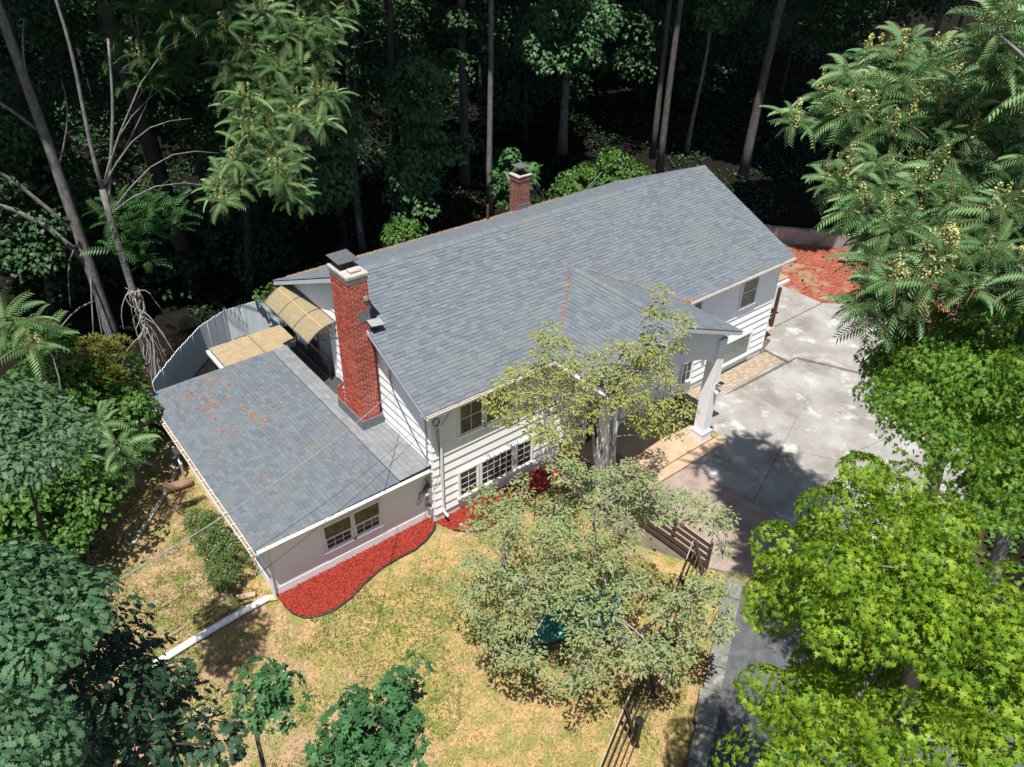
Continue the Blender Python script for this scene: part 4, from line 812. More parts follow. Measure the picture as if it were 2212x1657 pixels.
'small_lawn': [(2.59,-8.68,3.31),(-0.97,-6.13,4.76),(1.94,-9.06,3.68),(0.3,-7.3,4.23),(1.96,-9.83,3.68),(-2.97,-6.24,3.93),(0.58,-6.09,5.04),(-0.8,-4.9,4.82),(-1.18,-4.15,4.23),(0.71,-5.34,4.38),(-0.79,-6.62,5.03),(0.35,-6.72,3.79),(1.28,-9.41,3.9),(0.25,-9.77,3.15),(-1.17,-5.94,3.43),(2.1,-7.7,5.06),(-0.4,-9.41,2.96),(-0.87,-6.54,4.16),(-1.37,-8.85,2.72),(-0.03,-6.94,4.94),(-0.75,-8.57,2.75),(-2.47,-7.44,3.1),(-0.32,-8.26,2.77),(-1.48,-6.62,3.54),(0.48,-8.61,2.21),(-1.5,-6.42,2.73),(0.19,-7.18,5.22),(-1.18,-7.99,2.68),(-2.49,-5.18,3.18),(1.75,-9.86,4.25),(-2.38,-6.0,4.0),(1.49,-7.51,3.1),(-0.11,-7.03,2.99),(-1.97,-5.58,2.43),(-0.07,-6.16,5.0),(1.27,-6.68,5.82),(-1.27,-6.52,2.46),(1.07,-6.29,5.43),(-1.11,-5.57,5.11),(3.05,-6.84,4.48),(1.94,-8.17,6.17),(-1.14,-7.45,4.23),(-0.17,-9.76,3.61),(-2.32,-7.55,2.99),(-0.98,-7.12,4.08),(-1.11,-7.66,1.3),(-0.89,-5.76,2.47),(-0.84,-8.05,3.83),(-1.22,-7.42,3.62),(2.78,-9.0,4.49),(0.27,-9.25,3.26),(-1.07,-6.65,3.4),(1.95,-7.49,5.86),(-2.32,-5.78,4.05),(2.93,-8.32,5.42),(-2.09,-6.7,3.13),(-1.15,-6.31,3.93),(0.93,-7.34,4.57),(0.19,-6.73,3.02),(-2.63,-6.78,2.96),(0.33,-7.57,4.5),(-0.5,-5.92,4.44),(-0.67,-6.46,3.24),(-1.68,-5.93,2.03),(2.91,-9.21,3.47),(-0.31,-7.48,2.48),(-1.63,-5.92,2.47),(2.29,-7.18,5.16),(1.69,-6.84,4.68),(-0.79,-6.05,2.87),(0.83,-7.95,3.66),(1.33,-6.88,5.34),(-2.01,-5.87,4.26),(-2.07,-5.14,4.22),(0.44,-5.44,5.78),(-2.29,-5.68,4.36),(1.81,-7.07,6.08),(-0.26,-6.6,4.24),(1.2,-7.55,3.52),(1.13,-6.87,4.83),(-1.02,-7.51,3.99),(1.65,-6.96,5.71),(0.38,-7.73,3.69),(-1.66,-5.51,2.73),(0.99,-9.74,3.37),(-2.01,-7.65,2.38),(0.71,-6.56,5.02),(-1.29,-8.22,2.01),(1.18,-8.91,2.76),(2.3,-6.41,4.32),(0.76,-6.5,5.44),(1.04,-7.06,6.08),(0.88,-7.63,2.61),(2.53,-7.49,5.46),(1.59,-5.46,4.57),(-0.56,-6.55,4.03),(1.64,-9.99,3.04),(2.1,-9.41,3.89),(-1.21,-5.26,4.54),(1.54,-8.93,2.37),(-0.31,-5.97,3.7),(0.72,-7.47,5.48),(-1.18,-5.54,2.64),(0.14,-7.93,3.62),(-0.41,-7.4,3.1),(-1.7,-4.27,3.16),(0.41,-7.36,4.69),(-1.53,-6.18,2.39),(2.29,-7.71,5.45),(1.04,-8.21,3.57),(-0.45,-7.56,4.0),(-0.6,-5.16,3.34),(1.7,-7.26,6.04),(1.49,-6.97,5.55),(1.71,-6.97,4.14),(-0.84,-7.33,3.02),(1.52,-8.27,3.17),(-1.85,-5.93,4.48),(-1.56,-5.32,4.58),(1.75,-5.31,4.8),(0.44,-9.32,2.91),(-0.29,-9.08,2.67),(1.74,-8.46,3.19),(-0.77,-6.27,5.29),(-1.38,-7.33,4.13),(-1.94,-5.79,3.74),(1.1,-8.67,3.21),(-0.6,-7.34,4.43),(2.84,-8.56,5.4),(0.39,-6.0,3.78),(1.47,-9.66,4.29),(1.28,-5.86,3.95),(1.47,-6.27,5.51),(-0.88,-7.11,4.3),(-1.28,-8.18,3.56),(1.23,-6.55,4.1),(-1.94,-4.78,4.83),(0.95,-9.34,2.72),(-2.4,-4.44,2.84),(-1.18,-8.53,2.52),(-0.24,-6.55,5.09),(-0.29,-8.74,3.25),(1.85,-6.39,5.83),(-0.07,-6.72,4.13),(-0.57,-8.08,2.81),(0.99,-6.15,3.33),(-1.13,-5.33,4.92),(-1.17,-8.21,2.79),(1.18,-7.17,2.94),(-0.51,-4.2,4.26),(-1.19,-4.08,3.84),(2.11,-5.4,4.83),(-0.86,-6.17,5.12),(-2.52,-6.04,2.83),(-1.22,-6.92,3.29),(0.09,-6.42,5.29),(-0.24,-6.44,3.87),(0.51,-6.92,2.87),(-0.49,-9.29,3.37),(0.31,-5.74,4.02),(-0.94,-8.18,2.92),(0.69,-9.86,3.03),(3.23,-7.68,4.57),(-1.98,-7.39,2.71),(0.85,-4.72,5.53),(2.32,-8.86,5.64),(-0.21,-6.66,3.05),(2.28,-8.23,6.06),(1.29,-5.46,4.65),(-0.37,-5.97,5.07),(-2.08,-7.24,3.51),(1.47,-7.95,5.69),(0.04,-8.06,3.28),(0.23,-6.42,3.35),(1.58,-6.76,3.4),(-0.77,-5.23,4.21),(1.17,-9.58,2.83),(0.47,-9.07,2.01),(-1.13,-4.72,4.86),(3.35,-8.5,4.41),(1.78,-8.94,4.04),(-0.12,-9.26,2.79),(1.42,-6.69,3.75),(1.05,-8.83,3.18),(1.26,-5.26,5.22),(-0.02,-9.3,3.35),(1.59,-8.71,3.22),(1.99,-10.06,3.29),(0.44,-5.66,6.39),(-0.23,-9.34,3.25),(-0.53,-6.57,3.0),(-0.56,-4.91,3.53),(2.35,-9.69,2.8),(-2.4,-6.54,1.83),(1.77,-6.5,6.15),(1.41,-5.79,5.58),(-0.21,-5.96,5.15),(-2.62,-6.46,3.05),(3.51,-8.46,4.84),(1.65,-7.99,5.85),(0.23,-7.4,3.15),(2.47,-8.31,5.17),(-1.77,-6.21,4.11),(0.39,-7.3,2.66),(-0.76,-8.24,2.29),(1.72,-8.84,2.89),(2.96,-7.65,4.4),(-1.44,-7.7,1.25),(-1.95,-4.95,2.49),(-0.07,-8.45,2.08),(-1.3,-6.86,4.54),(-1.68,-6.86,1.37),(-0.46,-7.49,4.33),(-1.14,-8.87,2.61),(1.83,-7.24,5.47),(-1.08,-6.11,2.46),(0.17,-5.42,3.76),(1.11,-9.56,3.65),(0.27,-5.0,4.27),(0.45,-6.84,5.65),(1.86,-9.55,4.57),(2.1,-6.8,4.32),(-2.19,-6.45,2.43),(-1.93,-8.83,2.92),(0.71,-9.63,1.97),(-2.44,-5.57,4.59),(0.44,-6.05,4.5),(1.19,-7.31,2.83),(0.41,-9.68,2.57),(-0.97,-6.35,2.39),(1.27,-8.3,3.12),(0.76,-5.66,6.02),(1.26,-6.58,5.47),(-0.54,-5.36,3.06),(1.6,-6.88,6.13),(-0.74,-6.16,4.26),(0.34,-7.69,2.43),(-2.42,-5.33,3.51),(0.23,-5.55,4.98),(-2.69,-6.17,3.34),(0.72,-8.99,1.99),(-0.38,-7.75,3.47),(1.8,-5.51,4.75),(-0.71,-7.08,4.44),(1.42,-5.49,5.31),(-1.91,-5.86,2.36),(-0.67,-5.01,4.77),(-1.16,-8.35,3.71),(1.2,-8.07,3.71),(-1.85,-6.54,3.57),(-0.27,-5.8,3.31),(0.86,-6.55,3.42),(1.17,-9.11,4.05),(1.33,-10.04,3.94),(-1.53,-5.81,2.61),(1.25,-6.59,6.26),(-0.22,-7.33,4.41),(-0.36,-6.5,4.78),(3.34,-8.49,4.67),(1.26,-7.07,3.12),(1.58,-7.54,4.19),(0.81,-7.12,5.56),(-0.08,-6.61,3.13),(-2.62,-7.14,2.65),(0.8,-5.37,5.78),(2.05,-6.99,4.68),(0.51,-6.9,3.62),(0.3,-5.96,6.05),(1.82,-9.96,3.14),(-1.0,-7.87,3.3),(3.56,-7.8,4.36),(0.03,-8.31,2.85),(0.91,-6.82,3.63),(-0.21,-4.66,4.53),(-1.09,-4.47,4.45),(-0.63,-3.89,4.76),(-1.33,-4.2,5.12),(0.1,-4.3,4.99),(-1.44,-4.33,4.94),(-0.27,-4.47,4.9),(-0.91,-4.23,4.63),(-0.36,-4.44,4.55),(-1.33,-4.49,4.48),(-0.88,-4.3,4.45),(-0.43,-4.18,4.5),(-0.53,-4.37,4.21),(-0.93,-3.97,4.9),(-0.23,-4.73,5.01),(-0.63,-4.96,4.85)],
'oak_left': [(-10.8,-9.27,12.21),(-10.59,-9.05,12.14),(-10.13,-9.09,11.88),(-10.2,-8.58,11.87),(-10.32,-7.98,11.95),(-10.58,-9.31,12.11),(-10.52,-9.01,12.28),(-10.03,-8.75,12.04),(-10.27,-9.5,12.28),(-10.47,-8.12,12.3),(-10.62,-8.25,12.4),(-10.64,-8.72,12.46),(-10.67,-9.11,12.37),(-10.11,-8.44,11.98),(-10.78,-9.3,12.59),(-10.58,-8.75,12.33),(-10.59,-9.59,12.24),(-10.0,-9.06,12.09),(-10.27,-8.7,12.2),(-10.41,-7.91,12.01),(-10.44,-8.91,12.04),(-10.56,-8.21,12.01),(-10.36,-8.71,12.04),(-10.52,-8.29,12.31),(-10.2,-8.18,11.98),(-10.0,-9.37,12.14),(-10.44,-8.56,12.16),(-9.91,-8.55,11.77),(-10.71,-9.51,12.18),(-10.72,-9.38,12.46),(-10.89,-9.52,12.25),(-10.74,-8.94,12.4),(-10.44,-8.13,12.03),(-10.38,-9.37,12.15),(-10.69,-9.39,12.25),(-10.47,-9.89,12.49),(-10.9,-10.84,12.58),(-10.8,-10.7,12.59),(-10.89,-10.26,12.3),(-10.75,-10.28,11.73),(-10.99,-10.86,12.64),(-10.95,-10.71,12.72),(-10.82,-10.73,12.13),(-11.04,-10.96,12.63),(-10.73,-10.64,12.63),(-10.6,-10.72,12.42)],
'oak_low': [(-9.9,-8.63,10.35),(-9.12,-9.8,10.16),(-9.7,-10.23,10.76),(-10.03,-9.35,10.38),(-10.31,-9.61,10.71),(-9.36,-10.65,10.87),(-9.5,-10.49,10.69),(-10.49,-10.05,11.02),(-10.39,-9.35,11.13),(-9.99,-10.39,11.08),(-9.97,-9.85,11.32),(-10.47,-8.83,10.09),(-9.46,-9.19,9.96),(-10.15,-9.12,11.04),(-10.06,-10.13,11.08),(-9.57,-9.18,10.33),(-9.39,-10.15,10.43),(-10.02,-9.49,9.7),(-11.17,-8.54,9.48),(-10.89,-8.93,10.63),(-10.86,-9.06,9.83),(-10.4,-9.72,10.27),(-11.22,-8.13,10.47),(-11.26,-7.52,10.04),(-10.45,-8.79,10.65),(-10.79,-9.2,9.78),(-11.08,-7.69,10.44),(-10.48,-8.3,9.24),(-10.64,-8.34,10.52),(-9.79,-9.45,9.24),(-9.89,-8.76,10.01),(-9.95,-8.61,9.2),(-11.07,-8.56,9.66),(-9.79,-9.28,9.94),(-10.72,-9.07,10.18),(-10.6,-8.47,9.08),(-11.39,-8.29,9.4),(-10.56,-8.94,10.72),(-10.08,-8.92,10.07),(-11.33,-9.2,10.52),(-10.82,-8.26,10.25),(-9.71,-8.55,9.3),(-10.71,-8.91,9.24),(-10.1,-8.52,9.02),(-10.64,-8.69,10.63),(-10.98,-7.61,9.88),(-10.7,-8.4,9.59),(-10.29,-8.68,9.62),(-10.45,-8.09,9.43),(-10.83,-7.93,9.57),(-9.83,-9.59,9.76),(-11.04,-9.01,10.85),(-10.47,-8.01,10.35),(-10.79,-8.6,9.28),(-11.08,-7.76,10.25),(-11.25,-8.32,9.57),(-11.02,-8.22,10.22),(-10.26,-8.58,9.87),(-10.98,-9.26,10.07),(-10.13,-9.11,9.4),(-11.16,-8.57,10.62),(-10.26,-8.85,9.26),(-10.94,-8.82,10.24),(-9.96,-8.72,11.36),(-10.03,-8.34,10.63),(-10.02,-8.72,10.49),(-9.66,-9.35,10.71),(-9.76,-8.69,10.88),(-9.51,-8.76,9.78),(-10.15,-8.07,10.17),(-9.87,-8.5,10.11),(-9.47,-9.4,10.78),(-9.68,-7.98,10.52),(-9.99,-8.92,10.95),(-9.73,-9.27,10.85),(-9.64,-8.23,10.1)],
'fig': [(-7.23,-11.0,10.68),(-8.12,-11.23,10.21),(-8.02,-11.6,10.47),(-7.87,-11.69,10.72),(-8.01,-11.27,10.29),(-7.49,-11.03,10.12),(-7.75,-11.03,10.0),(-7.67,-11.53,10.69),(-8.0,-11.03,10.46),(-7.77,-11.73,10.82),(-7.66,-11.45,11.29),(-8.23,-11.18,10.79),(-8.43,-11.4,10.77),(-7.5,-11.3,11.08),(-8.31,-11.37,10.64),(-8.28,-11.59,10.59),(-8.21,-11.69,10.81),(-8.05,-11.16,11.08),(-8.3,-11.23,10.76),(-7.62,-11.36,10.95),(-8.09,-11.22,10.54),(-7.33,-11.01,10.31),(-8.17,-11.28,11.1),(-7.8,-11.3,10.12),(-7.88,-11.04,10.06),(-7.99,-11.22,11.02),(-7.97,-11.74,10.68),(-8.48,-11.27,10.73),(-8.4,-11.47,10.44),(-8.16,-11.75,10.6),(-8.42,-11.16,9.96),(-7.87,-11.9,10.63),(-8.1,-11.24,10.4),(-7.69,-11.71,11.12),(-8.55,-11.53,10.82),(-8.05,-11.4,10.93)],
'fig_small': [(-8.8,-10.58,11.48),(-8.73,-10.61,11.28),(-8.76,-10.7,10.94),(-8.83,-10.47,11.14),(-8.67,-10.68,11.5),(-8.75,-10.7,11.17),(-8.61,-10.75,11.24),(-8.87,-10.58,11.06)],
'broad_left': [(-9.92,-1.98,10.21),(-9.68,-2.73,9.97),(-9.46,-1.23,9.83),(-9.13,-1.78,9.76),(-9.99,-1.57,10.36),(-10.13,-1.9,9.85),(-9.46,-1.89,9.62),(-10.44,-3.1,9.88),(-9.89,-1.83,9.72),(-10.26,-2.83,9.79),(-10.26,-2.05,10.21),(-10.13,-3.37,9.99),(-10.09,-2.45,9.76),(-9.39,-2.67,9.79),(-9.86,-2.93,9.85),(-9.69,-1.23,10.11),(-9.15,-2.37,9.67),(-10.44,-2.76,9.96),(-10.32,-2.33,9.92),(-9.5,-1.95,9.99),(-9.85,-2.29,9.76),(-10.11,-1.31,9.98),(-9.64,-3.07,9.87),(-9.7,-1.78,10.1)],
'vine_left': [(-8.24,7.54,1.66),(-10.64,6.73,1.65),(-9.74,7.59,0.68),(-7.47,8.84,2.24),(-10.4,7.81,2.05),(-9.26,10.76,5.23),(-7.37,7.42,1.98),(-8.11,9.45,4.63),(-10.31,7.43,1.34),(-7.42,8.33,1.9),(-10.01,9.26,1.37),(-7.11,9.14,3.22),(-8.29,11.05,4.88),(-8.97,9.1,4.87),(-7.3,9.42,4.14),(-9.26,9.5,4.26),(-8.43,7.63,2.82),(-6.32,8.28,2.62),(-8.64,8.99,2.83),(-7.67,9.68,3.81),(-7.15,9.3,2.2),(-6.86,9.12,2.83),(-6.66,9.74,2.99),(-6.59,7.85,3.36),(-9.57,9.46,1.72),(-7.55,9.75,2.82),(-6.95,8.31,1.54),(-9.23,8.84,1.65),(-11.03,8.56,0.44),(-6.67,7.93,1.6),(-8.07,11.05,4.48),(-10.67,8.34,2.55),(-9.67,9.64,3.5),(-10.88,8.14,1.64),(-8.54,8.77,4.07),(-9.52,8.48,1.33),(-8.79,10.68,5.38),(-6.69,7.92,2.26),(-8.85,8.2,2.01),(-8.12,9.98,2.1),(-9.38,10.23,3.37),(-8.62,7.21,2.29),(-6.23,10.16,3.31),(-7.98,8.82,1.66),(-9.46,8.2,0.62),(-8.26,8.28,3.89),(-11.42,7.82,0.73),(-9.85,9.13,3.49),(-10.23,8.51,-0.07),(-8.5,8.12,0.57),(-9.28,8.45,4.06),(-10.15,9.1,3.77),(-9.17,7.58,1.9),(-8.49,10.85,3.62),(-6.91,7.88,3.01),(-8.86,9.25,1.92),(-10.6,7.8,1.43),(-6.37,9.48,2.96),(-8.44,9.88,4.89),(-9.24,11.39,5.51),(-7.48,9.18,3.73),(-8.05,9.14,4.29),(-8.07,8.29,2.8),(-7.89,9.24,5.61),(-11.0,5.78,2.5),(-9.13,5.38,2.81),(-11.37,5.35,1.49),(-10.85,5.09,2.36),(-11.01,5.14,3.48),(-10.02,3.95,1.96),(-10.79,4.8,1.36),(-10.94,4.78,1.92),(-10.29,4.9,1.72),(-9.01,4.52,2.37),(-10.55,4.93,2.2),(-9.29,5.3,3.79),(-10.07,5.3,2.97),(-11.09,5.45,3.69),(-11.57,5.19,1.4),(-8.71,5.91,2.37),(-11.86,5.62,1.26),(-9.8,4.41,2.04),(-11.59,4.46,2.73),(-9.75,6.18,3.12),(-10.47,5.89,3.54),(-11.23,4.77,2.55),(-9.53,4.89,2.08),(-10.67,5.43,2.42),(-10.44,5.72,3.08),(-9.55,6.42,2.12),(-11.05,4.18,1.88),(-10.65,5.02,1.5),(-8.56,4.75,2.78),(-10.66,4.82,3.26),(-10.38,4.85,3.19),(-9.71,5.24,2.1),(-9.78,5.73,2.13),(-9.97,4.99,2.08)],
'frond_left': [(-8.48,8.69,6.65),(-8.73,8.2,6.17),(-8.33,8.55,6.23),(-9.06,8.75,6.98),(-8.16,6.85,3.65),(-9.73,7.17,3.35),(-9.29,5.37,3.71),(-8.79,6.72,3.71),(-10.38,6.28,3.06),(-9.34,6.56,3.45),(-8.7,6.4,2.16),(-9.91,6.04,3.6),(-9.81,5.75,3.04),(-7.74,5.2,3.87),(-7.56,5.92,2.6),(-8.72,6.24,3.13),(-7.76,6.53,3.87)],
'cedar': [(-7.06,9.47,4.9),(-7.49,9.36,4.58),(-7.09,9.56,3.56),(-6.69,9.29,4.52),(-6.96,9.64,4.48),(-7.3,9.34,3.46),(-7.12,9.31,3.21),(-7.54,9.63,3.69),(-6.8,9.55,3.79),(-6.85,8.9,3.85),(-6.37,9.78,4.36),(-7.25,9.4,3.95)],
'maple_lit': [(22.08,18.68,8.67),(21.71,17.72,10.72),(21.59,17.27,9.48),(20.39,18.58,10.97),(23.7,18.95,10.01),(21.94,18.7,11.5),(22.12,17.23,9.89),(20.82,19.73,9.34),(21.74,17.68,12.02),(22.39,20.08,9.36),(22.19,19.22,10.04),(22.05,19.98,11.41),(23.93,18.45,10.06),(22.72,17.73,10.86),(21.73,18.81,10.79),(20.27,18.04,8.71),(21.66,20.93,10.42),(22.69,18.66,11.26),(20.82,20.49,10.23),(19.87,19.5,9.91),(20.6,19.28,10.34),(21.82,18.54,9.22),(22.37,17.58,11.69),(23.42,19.31,9.68),(21.3,20.0,11.14),(21.02,18.83,10.38),(19.76,18.71,9.17),(22.52,16.88,11.38),(20.57,20.3,9.14),(22.36,19.92,8.57)],
'maple_mid': [(5.53,16.71,9.82),(5.01,15.09,8.36),(4.64,15.82,9.34),(5.61,16.11,8.89),(3.93,15.55,6.09),(5.19,16.17,6.76),(5.48,15.0,7.89),(5.23,15.19,8.7),(5.14,15.83,7.62),(5.74,15.31,8.99),(5.22,15.91,5.13),(4.95,16.2,8.13),(4.38,15.01,6.7),(4.45,15.28,5.21),(4.57,15.43,8.87),(4.6,14.93,6.16),(5.14,17.06,9.46),(6.09,15.48,7.99),(4.97,16.44,7.09),(4.89,14.74,6.77),(4.9,15.58,9.65),(4.41,15.56,5.71),(5.92,16.42,6.99),(5.39,15.66,5.6)],
'ivy': [(9.21,15.14,4.17),(10.36,15.89,6.55),(10.1,17.2,9.26),(9.29,16.12,5.66),(8.06,14.53,1.73),(8.79,14.83,5.32),(9.99,16.03,6.94),(10.16,14.67,7.45),(9.4,15.03,8.47),(9.33,14.66,5.75),(10.47,15.74,5.78),(9.12,14.83,2.6),(10.48,15.45,8.13),(10.14,15.94,7.34),(9.64,14.79,5.11),(9.19,16.31,9.21),(9.72,15.09,8.98),(10.09,16.01,10.54),(10.73,16.0,9.29),(8.56,14.49,3.42),(7.93,13.42,2.59),(9.42,16.48,7.99),(8.27,13.44,2.9),(10.06,16.98,9.87),(9.9,16.75,8.62),(9.67,16.91,9.65),(8.51,14.52,5.01),(8.95,13.91,4.43),(10.17,16.68,8.35),(10.63,15.67,8.44),(7.97,14.62,1.02),(9.92,16.76,7.36),(9.63,17.32,9.85),(9.04,15.31,6.77),(10.16,15.76,7.73),(10.47,16.81,9.53),(10.07,14.25,6.56),(8.2,14.58,2.27),(9.04,15.06,6.2),(10.42,15.08,6.6),(11.05,15.73,9.81),(9.71,14.55,7.68),(9.71,15.85,10.3),(11.91,15.21,6.71),(10.25,15.07,10.11),(9.05,16.12,6.32),(10.38,16.07,9.61),(8.32,14.33,2.99),(9.4,15.7,7.38),(9.07,16.33,8.88),(8.35,14.98,3.87),(9.46,15.36,6.63),(9.65,15.66,7.69),(10.9,16.57,10.25),(9.06,16.07,8.58),(8.29,14.9,5.53),(9.58,15.23,4.39),(8.24,14.9,5.9),(8.56,15.73,4.6),(11.04,14.46,6.32)],
'maple_spot': [(31.24,16.29,10.0),(30.74,16.42,10.77),(31.53,16.25,10.57),(31.86,16.16,9.98),(31.5,14.72,11.5),(32.62,15.71,10.88),(31.35,15.85,11.09),(31.57,16.73,11.41),(32.3,16.01,10.49),(31.52,15.8,11.64)],
'maple_left': [(-7.27,18.45,7.77),(-7.4,20.69,5.49),(-7.35,18.72,4.72),(-6.7,21.13,6.23),(-6.98,19.12,8.42),(-5.07,19.61,6.64),(-5.6,21.39,6.08),(-6.24,17.9,6.14),(-6.72,19.9,7.25),(-6.35,19.05,8.94),(-6.16,18.85,9.7),(-5.64,21.04,7.19),(-8.09,18.31,5.26),(-6.74,18.87,6.08),(-7.05,20.13,5.6),(-8.0,19.3,5.45),(-6.47,19.22,5.36),(-5.49,19.97,7.16),(-5.53,18.6,6.32),(-6.4,20.33,4.38),(-5.69,21.31,5.53),(-6.55,19.85,9.56),(-6.87,17.39,4.99),(-5.92,18.48,9.32),(-5.97,20.27,8.29),(-5.58,21.29,7.59),(-5.38,19.14,8.69),(-7.18,20.48,6.36),(-5.89,20.44,4.72),(-5.96,21.18,6.44),(-7.07,21.01,4.38),(-7.56,19.4,5.07),(-5.99,21.66,7.41),(-6.76,21.25,5.62),(-6.58,21.31,8.54),(-6.12,19.41,4.66),(-5.58,20.41,8.39),(-6.47,20.63,7.86),(-7.32,17.96,4.48),(-7.68,20.86,5.78),(-5.26,18.99,7.31),(-6.3,19.72,3.84),(-6.81,21.36,7.23),(-5.12,21.13,7.62),(-3.56,23.18,12.7),(-3.1,23.63,12.08),(-2.67,23.98,12.58),(-3.45,24.44,11.83),(-3.17,23.03,11.78)],
'wood_a': [(3.36,24.02,12.02),(-0.84,22.14,7.72),(-0.19,22.55,12.35),(0.64,23.55,8.57),(-4.45,22.55,1.32),(-2.16,24.58,7.78),(-4.26,27.74,10.55),(-4.73,23.17,3.56),(-5.48,24.83,9.8),(-3.46,20.52,3.09),(-5.21,25.6,8.63),(-2.41,25.22,11.46),(-3.42,25.27,0.61),(-5.46,21.77,9.0),(-4.55,25.47,7.11),(-4.59,23.99,12.56),(-2.16,25.69,9.53),(-0.55,21.69,10.37),(-2.0,25.57,4.75),(-3.39,25.9,8.99),(-1.08,25.99,5.51),(-3.12,21.88,8.96),(-1.59,23.52,8.61),(-5.52,24.58,6.34),(-0.97,21.19,8.93),(0.12,24.14,6.39),(-1.7,27.14,10.57),(-6.52,24.77,4.33),(0.77,21.79,11.23),(-3.37,23.1,5.95),(-2.93,23.55,9.3),(-4.21,22.66,2.55),(-2.21,21.63,4.73),(-5.4,27.05,6.28),(-4.47,23.58,6.22),(-4.59,20.69,6.53),(-3.61,26.78,11.6),(-5.76,23.76,5.53),(0.61,25.13,10.72),(-5.04,22.04,10.24),(-6.6,23.83,3.18),(-6.35,23.28,5.97),(-4.27,21.06,4.63),(-1.82,26.33,12.08),(-1.22,25.34,11.94),(-1.95,23.22,9.97),(-4.11,26.03,3.75),(-4.97,24.72,3.96),(1.19,20.97,11.89),(3.41,26.05,9.33),(-6.25,20.67,1.96),(-3.5,23.95,10.45),(-6.73,24.94,3.44),(-6.04,22.54,4.4),(-2.15,27.02,6.23),(2.31,21.76,11.4),(-0.17,27.6,9.01),(-5.26,22.92,2.66),(-1.55,22.65,13.19),(2.86,25.59,12.38)],
'wood_b': [(11.72,22.1,8.84),(13.48,21.68,12.02),(13.77,22.38,9.88),(10.89,25.51,9.56),(13.34,23.97,4.7),(10.02,20.96,6.41),(13.4,19.13,8.22),(11.22,24.74,7.37),(13.35,24.34,6.24),(10.43,22.78,6.53),(11.25,26.0,8.01),(11.43,24.26,11.04),(12.42,20.29,9.66),(10.01,22.33,12.01),(13.77,21.67,8.24),(12.59,23.87,7.41),(14.74,19.74,9.31),(11.81,21.2,9.76),(11.87,23.08,11.42),(15.05,22.81,6.4),(13.06,21.66,11.42),(15.92,22.09,10.23),(17.38,22.58,9.78),(13.29,24.87,11.74),(11.2,22.35,10.71),(13.43,23.35,10.18),(14.69,23.77,5.15),(14.49,22.5,11.27),(12.64,21.68,6.49),(15.48,20.12,11.24),(10.55,23.05,9.68),(10.22,20.76,7.87),(14.95,21.74,11.03),(15.16,22.94,9.09)],
'wood_c': [(30.71,23.87,10.07),(26.91,25.24,4.78),(27.57,19.46,9.77),(25.08,24.35,8.01),(24.16,25.75,5.58),(24.84,22.07,7.0),(26.83,27.34,8.0),(27.72,24.04,5.36),(24.59,24.33,5.77),(22.63,24.05,9.51),(27.79,22.68,9.48),(30.06,23.34,7.3),(27.41,23.69,10.37),(25.2,26.97,7.39),(24.87,28.87,10.21),(26.43,21.67,7.67),(25.57,28.36,9.67),(29.99,22.69,6.53),(29.0,21.93,9.61),(28.13,23.03,10.88),(25.69,24.52,10.22),(24.83,24.73,7.29),(30.46,23.3,8.25),(30.76,21.93,10.14),(24.0,22.66,7.18),(23.55,23.66,10.09),(28.12,19.52,7.81),(29.86,20.11,6.84),(30.05,19.77,8.39),(28.29,25.55,7.29),(31.75,21.37,9.28),(21.84,23.66,7.54),(25.8,23.79,8.94),(24.79,28.73,9.07)],
'wood_d': [(34.84,18.12,9.33),(36.47,22.2,8.65),(38.88,18.5,10.51),(36.68,23.21,9.9),(33.73,20.05,8.39),(40.38,17.79,9.87),(39.34,20.24,7.62),(36.23,21.81,6.93),(40.4,20.01,8.06),(38.71,22.2,9.49),(32.59,20.6,9.12),(36.24,21.34,10.11),(37.86,16.26,8.59),(40.44,20.42,8.95),(38.1,20.32,9.95),(33.58,17.87,8.91),(35.65,18.69,6.86),(36.17,16.34,10.14),(34.07,21.39,7.21),(34.77,19.42,7.26),(35.72,15.9,8.34),(36.99,24.36,9.08)],
'wood_e': [(36.98,12.48,9.43),(41.34,12.39,9.73),(37.71,11.26,10.25),(36.12,10.67,11.37),(39.63,11.62,8.83),(40.54,13.2,8.24),(42.3,10.61,10.16),(40.44,6.71,11.98),(38.54,12.98,11.15),(40.68,10.49,10.09),(35.87,12.51,10.52),(42.36,8.09,11.16),(42.1,9.65,11.0),(39.13,11.08,11.22),(39.8,14.88,10.93),(38.0,10.08,9.68),(37.09,8.86,11.72),(35.04,10.9,10.59),(38.01,8.4,11.83),(34.07,10.73,9.24),(40.52,7.94,11.11),(42.13,9.12,11.58),(36.07,10.56,9.88),(39.78,5.28,12.24)],
'wood_f': [(-1.26,22.0,2.38),(-1.42,21.47,1.47),(1.2,19.34,2.38),(2.39,20.55,3.12),(-0.05,23.32,2.04),(2.25,18.85,2.04),(3.02,19.85,2.41),(3.56,21.38,3.36),(2.53,21.45,6.0),(3.82,20.02,1.01),(1.65,18.44,1.49),(3.14,20.6,5.72),(-1.06,19.53,2.17),(0.9,21.05,3.08),(0.75,21.76,0.93),(4.54,20.38,2.57),(0.92,22.97,2.96),(1.9,21.37,3.5),(2.29,22.98,5.13),(-1.62,20.22,1.19),(1.72,21.5,-0.6),(2.36,21.47,5.06)],
